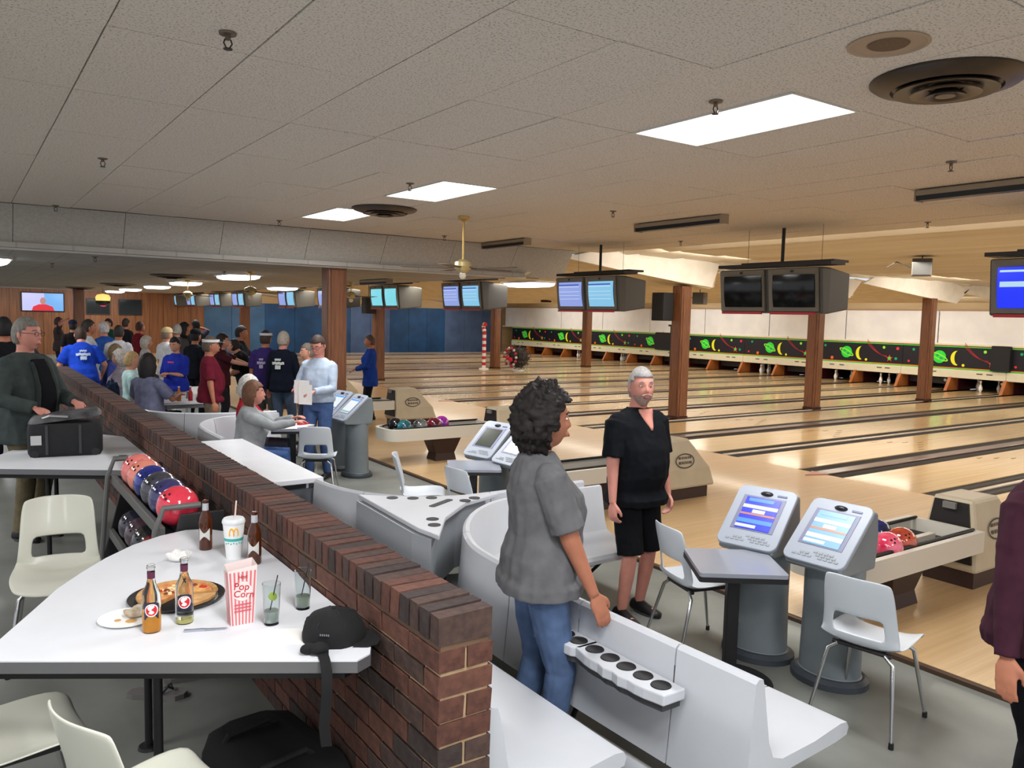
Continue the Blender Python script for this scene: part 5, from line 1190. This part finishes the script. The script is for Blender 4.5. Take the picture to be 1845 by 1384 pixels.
o = oneshot('plastic_knife', M('silver_foil', (176, 182, 196), .3, metal=.6), 'small grey plastic knife between the bottles and the popcorn bag', 'cutlery', lambda mb: (mb.box((0, 0, .004), (.07, .014, .006)), mb.prism([(.035, -.008), (.1, -.006), (.11, .002), (.035, .008)], .002, .005)), (.655, 2.87, TZ), -.35)
def flat_bottle(x, y, label, liq, col):
    o = thing('flavoured_drink_bottle', label, 'bottle', (x, y, TZ), cam_rz(x, y), 'clear drink bottles with red round labels')
    pr = [(.001, 0), (.029, 0), (.031, .006), (.031, .12), (.028, .145), (.016, .17), (.0125, .19), (.0125, .225), (.0145, .226), (.0145, .236), (.012, .238)]
    mb = MB(); mb.lathe(pr, n=24, cap=False); mb.build('glass_body', glass, o, smooth=40)
    mb = MB(); mb.lathe([(.001, .003), (.028, .003), (.029, .008), (.029, liq), (.001, liq)], n=24); mb.build('drink', M('drink_%d' % col[1], col, .15, trans=.35, ior=1.33), o, smooth=40)
    mb = MB(); mb.lathe([(.0130, .19), (.0132, .214)], n=20, cap=False); mb.build('neck_wrap', M('wrap_purple', (92, 40, 66), .4), o, smooth=40)
    cyl_patch([(-.026, .05), (.026, .05), (.026, .105), (.014, .112), (-.014, .112), (-.026, .105)], .0312, M('label_navy', (40, 40, 70), .5), 'label', o)
    cyl_patch(disc(0, .084, .023, 18), .0314, M('label_white', (236, 226, 222), .5), 'label_disc', o, t=.0008)
    cyl_patch(disc(0, .084, .019, 18), .0316, M('label_red', (200, 30, 40), .5), 'label_disc', o, t=.001)
    st = [(.010, .096), (.002, .099), (-.009, .094), (-.006, .086), (.006, .081), (.009, .075), (.001, .070), (-.010, .073), (-.009, .078), (.001, .075), (.003, .078), (-.010, .085), (-.014, .094), (-.006, .102), (.008, .101)]
    cyl_patch(st, .0318, M('label_white'), 'label_mark', o, t=.0014)
flat_bottle(.53, 2.95, 'clear bottle half full of orange drink with a red round label', .075, (250, 170, 40))
flat_bottle(.645, 2.975, 'nearly empty clear bottle with a red round label, right of the orange one', .018, (240, 230, 150))
def beer(x, y, label, h=.235):
    o = thing('brown_bottle', label, 'bottle', (x, y, TZ), cam_rz(x, y), 'brown glass bottles'); am = M('amber_glass', (96, 44, 16), .08, trans=.55, ior=1.4, coat=.5)
    k = h/.235; mb = MB(); mb.lathe([(.001, 0), (.028, 0), (.030, .006), (.030, .13*k), (.026, .155*k), (.014, .185*k), (.0125, .225*k), (.0145, .227*k), (.0145, .234*k), (.001, .235*k)], n=24); mb.build('glass_body', am, o, smooth=40)
    mb = MB(); mb.lathe([(.0145, .188*k), (.0136, .222*k)], n=20, cap=False); mb.build('foil_neck', M('foil_silver', (196, 200, 206), .35, metal=.4), o, smooth=40)
    cyl_patch([(-.032, .045), (.02, .045), (.02, .105), (-.032, .105)], .0302, M('label_pale', (206, 206, 200), .5), 'label', o)
beer(.935, 3.86, 'brown glass bottle with silver neck foil, at the back left of the paper cup')
beer(1.065, 3.53, 'brown glass bottle with silver neck foil just right of the paper cup')
# paper cup with golden arches
o = thing('paper_cup', 'white paper cup with golden arches, teal band, lid and straw', 'cup', (1.01, 3.66, TZ), cam_rz(1.01, 3.66))
mb = MB(); mb.lathe([(.001, 0), (.033, 0), (.048, .165), (.001, .165)], n=30); mb.build('cup_body', M('cup_white', (236, 236, 236), .5), o, smooth=40)
mb = MB(); mb.lathe([(.050, .163), (.052, .168), (.050, .178), (.044, .186), (.001, .184)], n=30, cap=False); mb.build('lid', M('lid_plastic', (224, 228, 230), .3), o, smooth=40)
mb = MB(); mb.tube([(.005, 0, .18), (.012, -.004, .265)], .0035, 8); mb.build('straw', M('straw_pink', (226, 206, 196), .4), o)
mb = MB(); rr = lambda z: .033+.015*z/.165+.0006
mb.lathe([(rr(.085), .085), (rr(.098), .098)], n=30, cap=False); mb.build('teal_band', M('teal', (60, 176, 168), .5), o, smooth=40)
for k in range(7):
    a = -.9+.3*k; mb = MB(); mb.ell((rr(.075)*math.sin(a), -rr(.075)*math.cos(a), .074+.003*(k % 2)), (.0035, .0035, .0035), 6, 4); mb.build('teal_dot', M('teal'), o)
gold = M('golden', (248, 184, 20), .4)
for sx in (-1, 1):
    ptsA = []; R0 = .0455
    for k in range(15):
        t = PI*k/14; ptsA.append((sx*.0095+.0095*math.cos(t)*1.0, .112+.034*math.sin(t)**.75))
    mb = MB(); vs = []
    for x, z in ptsA: a = x/R0; r = rr(z)+.001; vs.append((r*math.sin(a), -r*math.cos(a), z))
    mb.tube(vs, .0026, 6); mb.build('arch', gold, o, smooth=50)
# popcorn bag
o = thing('popcorn_bag', 'red and white striped popcorn bag reading pop corn', 'popcorn bag', (.815, 2.87, TZ), cam_rz(.8, 2.87)+.25)
mb = MB(); hx, hy, H_ = .045, .027, .215
A = [(-hx*.9, -hy, 0), (hx*.9, -hy, 0), (hx*.9, hy, 0), (-hx*.9, hy, 0)]; B = [(-hx*1.15, -hy*1.1, H_-.012), (hx*1.15, -hy*1.1, H_+.0), (hx*1.1, hy*1.05, H_+.012), (-hx*1.1, hy*1.05, H_)]
mb.loft([A, [(a*.5+c*.5+.001, b*.5+d*.5, (z+w_)/2) for (a, b, z), (c, d, w_) in zip(A, B)], B], cap=False); mb.add(A, [(0, 1, 2, 3)]); b_ = mb.build('bag', M('bag_white', (232, 216, 212), .7, var=.05), o); sd = b_.modifiers.new('t', 'SOLIDIFY'); sd.thickness = .001
stm = M('stripe_pink', (214, 110, 116), .7)
for k in range(7):
    t = -.85+k*.283; f = lambda t, q: ((hx*.9+(hx*.25)*q)*t, -hy*(1+.1*q)-.0014, q*(H_-.02)+.002)
    mb = MB(); mb.add([f(t-.06, 0), f(t+.06, 0), f(t+.06, 1), f(t-.06, 1)], [(0, 1, 2, 3)]); mb.build('stripe', stm, o)
for k in range(3):
    for sx in (-1, 1):
        y = -.6+.6*k; g = lambda y, q: (sx*(hx*.9+hx*.25*q+.0014), hy*y*(1+.1*q), q*(H_-.02)+.002); mb = MB(); mb.add([g(y-.12, 0), g(y+.12, 0), g(y+.12, 1), g(y-.12, 1)], [(0, 1, 2, 3)]); mb.build('stripe', stm, o)
redt = M('print_red', (190, 20, 44), .6)
mb = MB(); mb.add([(x, -hy*1.07-.002, z) for x, z in [(.033*math.cos(a)*(1+.12*math.cos(5*a)), .125+.036*math.sin(a)) for a in [2*PI*k/30 for k in range(30)]]], [tuple(range(30))]); mb.build('badge', M('bag_white'), o)
text('Pop', .036, redt, 'lettering', o, Matrix.Translation((-.004, -hy*1.07-.003, .142)) @ Matrix.Rotation(.15, 4, 'Y'))
text('Corn', .034, redt, 'lettering', o, Matrix.Translation((.004, -hy*1.07-.003, .113)) @ Matrix.Rotation(.15, 4, 'Y'))
text('Hot', .02, redt, 'lettering', o, Matrix.Translation((0, -hy*1.09-.003, .178)))
for k in range(3): mb = MB(); mb.add([(-.03, -hy*1.05-.002, .05+.012*k), (.03, -hy*1.05-.002, .05+.012*k), (.03, -hy*1.05-.002, .055+.012*k), (-.03, -hy*1.05-.002, .055+.012*k)], [(0, 1, 2, 3)]); mb.build('print_line', M('print_soft', (206, 90, 104), .6), o)
# tall glasses
def tumbler(x, y, label, lime):
    o = thing('tall_glass', label, 'glass', (x, y, TZ), 0, 'tall clear glasses')
    mb = MB(); mb.lathe([(.001, 0), (.026, 0), (.033, .15), (.0315, .15), (.0245, .008), (.001, .008)], n=26); mb.build('glass_body', glass, o, smooth=40)
    mb = MB(); mb.lathe([(.001, .009), (.0235, .009), (.0265, .05), (.001, .05)], n=20); mb.build('ice_water', M('icy', (206, 214, 208), .2, trans=.6, ior=1.31), o, smooth=40)
    mb = MB(); mb.tube([(-.012, .004, .012), (.022, -.004, .178)], .0022, 6); mb.build('straw', M('straw_dark', (50, 50, 46), .4), o)
    mb = MB(); mb.lathe([(.001, 0), (.016, 0), (.016, .005), (.001, .005)], n=14); q = mb.build('lime_slice', M('lime_green', (170, 190, 70), .5), o, loc=(.004, 0, lime), rot=(.9, .3, 0))
tumbler(.905, 2.80, 'empty tall glass with a dark straw, right of the popcorn bag', .10)
tumbler(1.055, 2.89, 'tall glass with a lime slice, close to the brick wall', .03)
# black cap with strap hanging over the table edge
o = thing('baseball_cap', 'black fabric cap lying at the right corner of the near table', 'cap', (1.045, 2.56, TZ), R_(-40))
ck = M('cap_black', (18, 18, 20), .9, var=.2, scale=30)
mb = MB(); mb.lathe([(.098, 0), (.102, .02), (.096, .055), (.072, .088), (.035, .104), (.001, .108)], n=30, cap=False, sx=1.08); mb.v = [tuple(Vector(p)*(1+.05*noise.noise(Vector(p)*20))) for p in mb.v]; c_ = mb.build('crown', ck, o, smooth=60)
for k in range(6):
    a = PI/3*k+.2; mb = MB(); mb.tube([(.1*math.cos(a)*1.07, .1*math.sin(a), .02), (.086*math.cos(a)*1.07, .086*math.sin(a), .075), (.03*math.cos(a), .03*math.sin(a), .107)], .0018, 5); mb.build('seam', M('cap_seam', (34, 34, 38), .9), o)
mb = MB(); mb.ell((0, 0, .109), (.008, .008, .005), 8, 5); mb.build('button', ck, o)
mb = MB(); mb.loft([[(.09+r*.001, y*1.0, .012-.004*abs(y)/.07) for y in (-.07, .07)]+[(.09, .07, .004), (.09, -.07, .004)] for r in (0,)]+[[(.14, -.062, .008), (.14, .062, .008), (.14, .062, .003), (.14, -.062, .003)], [(.165, -.03, .004), (.165, .03, .004), (.165, .03, .001), (.165, -.03, .001)]]); mb.build('brim', ck, o)
def dash(mb):
    for k in range(5): mb.box((-.012+k*.007, -.1035, .052), (.004, .003, .006))
mb = MB(); dash(mb); mb.T = Matrix(); mb.build('small_lettering', M('grey_thread', (120, 120, 124), .7), o)
o = thing('camera_strap', 'black strap beside the cap hanging over the front table edge', 'strap', (.955, 2.43, TZ))
mb = MB(); mb.loft([[(x-.016, y, z), (x+.016, y-.01, z), (x+.016, y-.01, z+.004), (x-.016, y, z+.004)] if z > -.005 else [(x-.016, y, z), (x+.016, y-.012, z), (x+.016, y-.008, z), (x-.016, y+.004, z)] for x, y, z in ((.06, .12, .004), (.02, .05, .008), (-.0, .0, .006), (-.008, -.035, .004), (-.012, -.06, -.02), (-.012, -.062, -.1), (-.02, -.06, -.2), (-.012, -.062, -.27))]); mb.build('webbing', ck, o, smooth=50)
mb = MB(); mb.ell((.0, .03, .02), (.035, .028, .02), 10, 7); mb.ell((-.03, .05, .018), (.03, .02, .018), 10, 7); mb.build('pouch', ck, o, smooth=60)
# bag of shoes and gear on the farther table
o = thing('ball_bag', 'open black bowling bag with silver zipped lid on the farther table', 'bag', (.66, 6.95, TZ), R_(-8))
bk = M('bag_black', (24, 25, 28), .7, var=.2, scale=20)
mb = MB(); mb.loft([[(x*a, y*b, z) for x, y in rrect(.50, .28, .05)] for z, a, b in ((0, .94, .94), (.03, 1, 1), (.22, 1.0, 1.0), (.25, .97, .96))]); mb.build('bag_body', bk, o, smooth=50)
mb = MB(); mb.loft([[(x, y, z+.06*max(0, x)/.25) for x, y in rrect(.49*q, .27*q, .05)] for z, q in ((.25, 1), (.275, .96), (.30, .86))]); mb.build('lid', M('bag_grey', (96, 96, 98), .6, rgb2=(40, 40, 44), scale=9), o, smooth=50)
for dx in (-.12, .1):
    mb = MB(); mb.tube([(dx, -.143, .02), (dx, -.146, .12), (dx, -.144, .24)], .011, 6); mb.build('strap', M('strap_grey', (60, 60, 64), .7), o)
mb = MB(); mb.box((-.19, -.144, .13), (.07, .008, .07)); mb.build('white_tag', M('tag_white', (190, 190, 190), .6), o)
for dx in (-.2, .2):
    mb = MB(); mb.lathe([(.001, -.012), (.028, -.012), (.028, .012), (.001, .012)], n=14); mb.build('wheel', blk, o, loc=(dx, -.13, .028), rot=(PI/2, 0, 0))
mb = MB(); mb.tube([(-.2, -.1, .27), (-.1, -.13, .31), (.02, -.13, .30)], .008, 6); mb.build('zip', M('zip_silver', (170, 170, 172), .4, metal=.4), o)
oneshot('keys', M('keys_metal', (150, 154, 156), .3, metal=.8), 'small bunch of keys on the farther table right of the bag', 'keys', lambda mb: (mb.box((0, 0, .004), (.07, .02, .005), .4), mb.box((.02, .03, .004), (.06, .014, .005), -.6), mb.lathe([(.014, 0), (.018, .002), (.014, .004)], (-.04, 0, 0), 14, cap=False)), (.99, 6.62, TZ))
# on the concourse floor
def sandal(mb):
    mb.prism([(-.13, -.03), (-.1, -.042), (.02, -.045), (.11, -.05), (.14, -.02), (.14, .02), (.1, .048), (.0, .035), (-.1, .038), (-.13, .02)], 0, .025)
o = oneshot('sandal', M('sandal_grey', (112, 108, 106), .8), 'grey sandal with black strap lying under the near table, left one', 'sandal', sandal, (.74, 4.02, KF), R_(-35))
mb = MB(); mb.tube([(.03, -.045, .02), (.06, -.01, .055), (.08, .0, .04), (.06, .02, .055), (.02, .045, .02)], .006, 6); mb.build('strap', blk, o)
o = again(o, (.93, 4.14, KF), R_(-10), 'grey sandal with black strap lying under the near table, right one')
o = thing('duffel_bag', 'black duffel bag on the floor under the near table against the bricks', 'bag', (.96, 2.93, KF), R_(8))
mb = MB(); mb.loft([[(x*a, y*b, z) for x, y in rrect(.40, .62, .1)] for z, a, b in ((0, .94, .95), (.05, 1, 1), (.14, 1.0, 1.0), (.19, .9, .94), (.21, .6, .85))]); mb.v = [(x+.012*noise.noise(Vector((x, y, z))*9), y, z+.014*noise.noise(Vector((x, y, z+5))*11) if z > .1 else z) for x, y, z in mb.v]; mb.build('bag_body', M('duffel_black', (12, 12, 13), .9), o, smooth=60)
for yy in (-.15, .15): mb = MB(); mb.tube([(-.17, yy, .14), (-.12, yy, .22), (.05, yy, .23), (.16, yy, .14)], .012, 6); mb.build('handle', M('duffel_strap', (26, 26, 28), .9), o)
# ================================================================ far things
o = thing('television', 'lit wall television showing a person in red at far left', 'television', (3.0, YF-.012, 2.24), 0)
mb = MB(); mb.box((0, .02, 0), (1.62, .06, .82)); mb.build('frame', blk, o, bevel=.01)
def q_(name, x0, x1, z0, z1, m, d=0): mb = MB(); mb.box(((x0+x1)/2, -.014-d, (z0+z1)/2), (x1-x0, .004, z1-z0)); mb.build(name, m, o)
q_('screen', -.76, .76, -.37, .37, scr('tv', (190, 190, 235), 1.1)); q_('picture_part', .05, .76, -.37, .37, scr('tvblue', (110, 170, 230), 1.1), .004)
mb = MB(); mb.prism([(-.42, -.37), (-.36, -.2), (-.15, -.1), (.12, -.1), (.36, -.2), (.42, -.37)], -.026, -.022, ax='y'); mb.build('picture_part', scr('tvred', (226, 30, 50), 1.0), o)
mb = MB(); mb.prism([(.0+.11*math.cos(a), .04+.15*math.sin(a)) for a in [2*PI*k/16 for k in range(16)]], -.032, -.027, ax='y'); mb.build('picture_part', scr('tvskin', (200, 140, 130), .9), o)
for x, lb in ((5.1, 'blank dark television on the wood wall left of the post'), (6.4, 'blank dark television on the wood wall right of the post')):
    o = thing('television', lb, 'television', (x, YF-.012, 2.1), 0); mb = MB(); mb.box((0, .02, 0), (.95, .06, .7)); mb.build('frame', blk, o); mb = MB(); mb.box((0, -.012, 0), (.87, .004, .62)); mb.build('screen', M('tv_off', (20, 26, 24), .15), o)
g = PD(186, 30); o = thing('pendant_lamp', 'small round pendant lamp with a pink underside by the wood wall', 'lamp', (g[0], g[1], LZ))
mb = MB(); mb.tube([(0, 0, 0), (0, 0, -.22)], .01, 5); mb.build('cord', blk, o)
mb = MB(); mb.lathe([(.001, -.2), (.2, -.24), (.26, -.34), (.24, -.46)], n=16, cap=False); mb.build('shade', M('lamp_shade_yellow', (230, 200, 110), .5, emit=1.2), o, smooth=50)
mb = MB(); mb.lathe([(.25, -.46), (.24, -.56), (.12, -.64), (.001, -.65)], n=16, cap=False); mb.build('lower_shade', blk, o, smooth=50)
mb = MB(); mb.ell((0, -.0, -.62), (.12, .12, .06), 12, 6); mb.build('bulb', M('bulb_pink', (220, 50, 110), .5, emit=1), o, smooth=50)
# candy striped pole and decorated tree far down the lanes
o = thing('candy_pole', 'tall red and white striped candy pole beside the far post', 'decoration', (16.75, 26.1, AZ))
cr, cw = M('candy_red', (200, 36, 44), .4), M('candy_white', (236, 232, 230), .4)
P0 = [Vector((0, 0, .03)), Vector((0, 0, 1.45)), Vector((0, .08, 1.62)), Vector((0, .03, 1.74)), Vector((0, -.08, 1.72))]
full = []
for i in range(len(P0)-1):
    n = 12 if i == 0 else 2
    for k in range(n): full.append(P0[i].lerp(P0[i+1], k/n))
full.append(P0[-1])
for i in range(len(full)-1):
    mb = MB(); mb.tube([full[i], full[i+1]], .075, 10); mb.build('stripe', cr if i % 2 else cw, o, smooth=50)
mb = MB(); mb.lathe([(.001, 0), (.2, 0), (.18, .04), (.001, .05)], n=20); mb.build('base', cw, o)
o = thing('decorated_wreath', 'bushy dark wreath with red ribbon and silver baubles on the lanes', 'decoration', (17.6, 25.0, AZ))
mb = MB(); rr_ = random.Random(3)
for k in range(420):
    v = Vector((rr_.gauss(0, 1), rr_.gauss(0, 1), rr_.gauss(0, 1))).normalized()*rr_.uniform(.25, .5); c = Vector((0, 0, .52))+Vector((v.x*.9, v.y*1.25, v.z)); d = Vector((rr_.uniform(-1, 1), rr_.uniform(-1, 1), rr_.uniform(-1, 1))).normalized()*.07
    e = d.cross(Vector((.3, .7, .2))).normalized()*.018; mb.add([c-d+e, c-d-e, c+d], [(0, 1, 2)])
tw = mb.build('twigs', M('twig_grey', (92, 84, 80), .8, rgb2=(50, 46, 44), scale=9), o); tw['kind'] = 'stuff'
mb = MB(); mb.ell((0, 0, .5), (.34, .46, .38), 14, 9); mb.build('core', M('wreath_core', (44, 40, 40), .9), o)
for k in range(14):
    a = 2*PI*k/14; mb = MB(); mb.ell((-.38, .4*math.cos(a), .52+.34*math.sin(a)), .055, 8, 6); mb.build('bauble', M('bauble_silver', (190, 180, 180), .25) if k % 2 else M('bauble_red', (180, 40, 70), .3), o, smooth=60)
mb = MB(); mb.ell((-.42, .1, .5), (.05, .12, .1), 8, 6); mb.ell((-.42, -.1, .42), (.05, .12, .1), 8, 6); mb.build('ribbon', M('ribbon_red', (190, 30, 60), .5), o, smooth=60)
mb = MB(); mb.lathe([(.001, 0), (.25, 0), (.1, .08), (.001, .09)], n=14); mb.build('stand', cw, o)
# white tables in the far bowlers area with bottles and trays
def long_table(x, y, sx, sy, label, h=.74):
    o = thing('white_table', label, 'table', (x, y, 0), 0, 'white tables in the bowlers area'); mb = MB(); mb.box((0, 0, h-.02), (sx, sy, .04)); mb.build('table_top', lam, o, bevel=.006)
    mb = MB(); mb.box((0, 0, h-.07), (sx*.9, sy*.9, .05)); mb.build('apron', edge, o)
    for a in (-1, 1):
        for b in (-1, 1):
            mb = MB(); mb.box((a*(sx/2-.08), b*(sy/2-.08), (h-.09)/2), (.05, .05, h-.09)); mb.build('leg', fib, o)
    return o
tx_, ty_ = PD(528, 9.35)
ped_table(tx_, ty_, R_(-20), 'white pedestal table with scattered papers in front of the seated grey hoodie')
long_table(2.78, 12.36, .78, .45, 'white table with small bottles between the benches at left')
long_table(3.0, 14.3, .5, .5, 'white table under the white haired crowd at far left')
def small_bottle(x, y, z, rgb, label, h=.2):
    o = thing('drink_bottle', label, 'bottle', (x, y, z), 0, 'small bottles in the crowd'); mb = MB(); mb.lathe([(.001, 0), (.033, 0), (.033, h*.6), (.014, h*.8), (.012, h)], n=12); mb.build('body', M('sb_%02x%02x%02x' % rgb, rgb, .2), o, smooth=50)
    mb = MB(); mb.lathe([(.015, h), (.015, h+.015), (.001, h+.015)], n=10, cap=False); mb.build('stopper', M('sb_cap', (220, 220, 220), .4), o)
for px, c, lb in ((322, (200, 120, 30), 'orange drink bottle on the white table between the far benches'), (340, (150, 24, 36), 'red drink bottle on the white table between the far benches'), (357, (190, 210, 220), 'clear pale drink bottle on the white table between the far benches')):
    g = PD(px, 11.45); small_bottle({322: 2.62, 340: 2.78, 357: 2.93}[px], 12.25+.04*(px % 3), .74, c, lb)
oneshot('open_box', paper, 'open white paper box on the table between the far benches', 'box', lambda mb: (mb.box((0, 0, .04), (.24, .2, .08)), mb.box((0, .11, .12), (.24, .01, .12))), (2.98, 12.47, .74))
oneshot('score_sheets', paper, 'loose white score sheets on the table by the seated grey hoodie', 'paper', lambda mb: (mb.box((0, 0, .002), (.3, .2, .003)), mb.box((.12, .1, .0045), (.22, .28, .002), .4), mb.box((-.1, -.12, .0065), (.2, .15, .002), -.3)), (tx_, ty_, .7225))
oneshot('red_pen_case', M('case_red', (200, 30, 60), .5), 'small red case beside the pale console', 'case', lambda mb: mb.box((0, 0, .012), (.14, .05, .024), .3), (tx_+.16, ty_+.1, .7275))
def papers(mb): mb.box((0, 0, 0), (.004, .2, .28)); mb.box((.006, .05, -.03), (.004, .18, .24))
hx_, hy_ = PD(575, 9.95); dd = Vector((math.cos(D_(165)), math.sin(D_(165))))
oneshot('held_papers', paper, 'white papers held by the man in light blue', 'paper', papers, (hx_+dd.x*.42, hy_+dd.y*.42, 1.12), D_(165))
g = PD(236, 10.2); oneshot('denim_jacket', M('denim_dark', (34, 54, 84), .9, var=.3), 'dark blue jacket draped at the bench end by the aqua shirt', 'jacket', crumple((.12, .14, .22), 21, .7), (1.80, 12.75, .56))
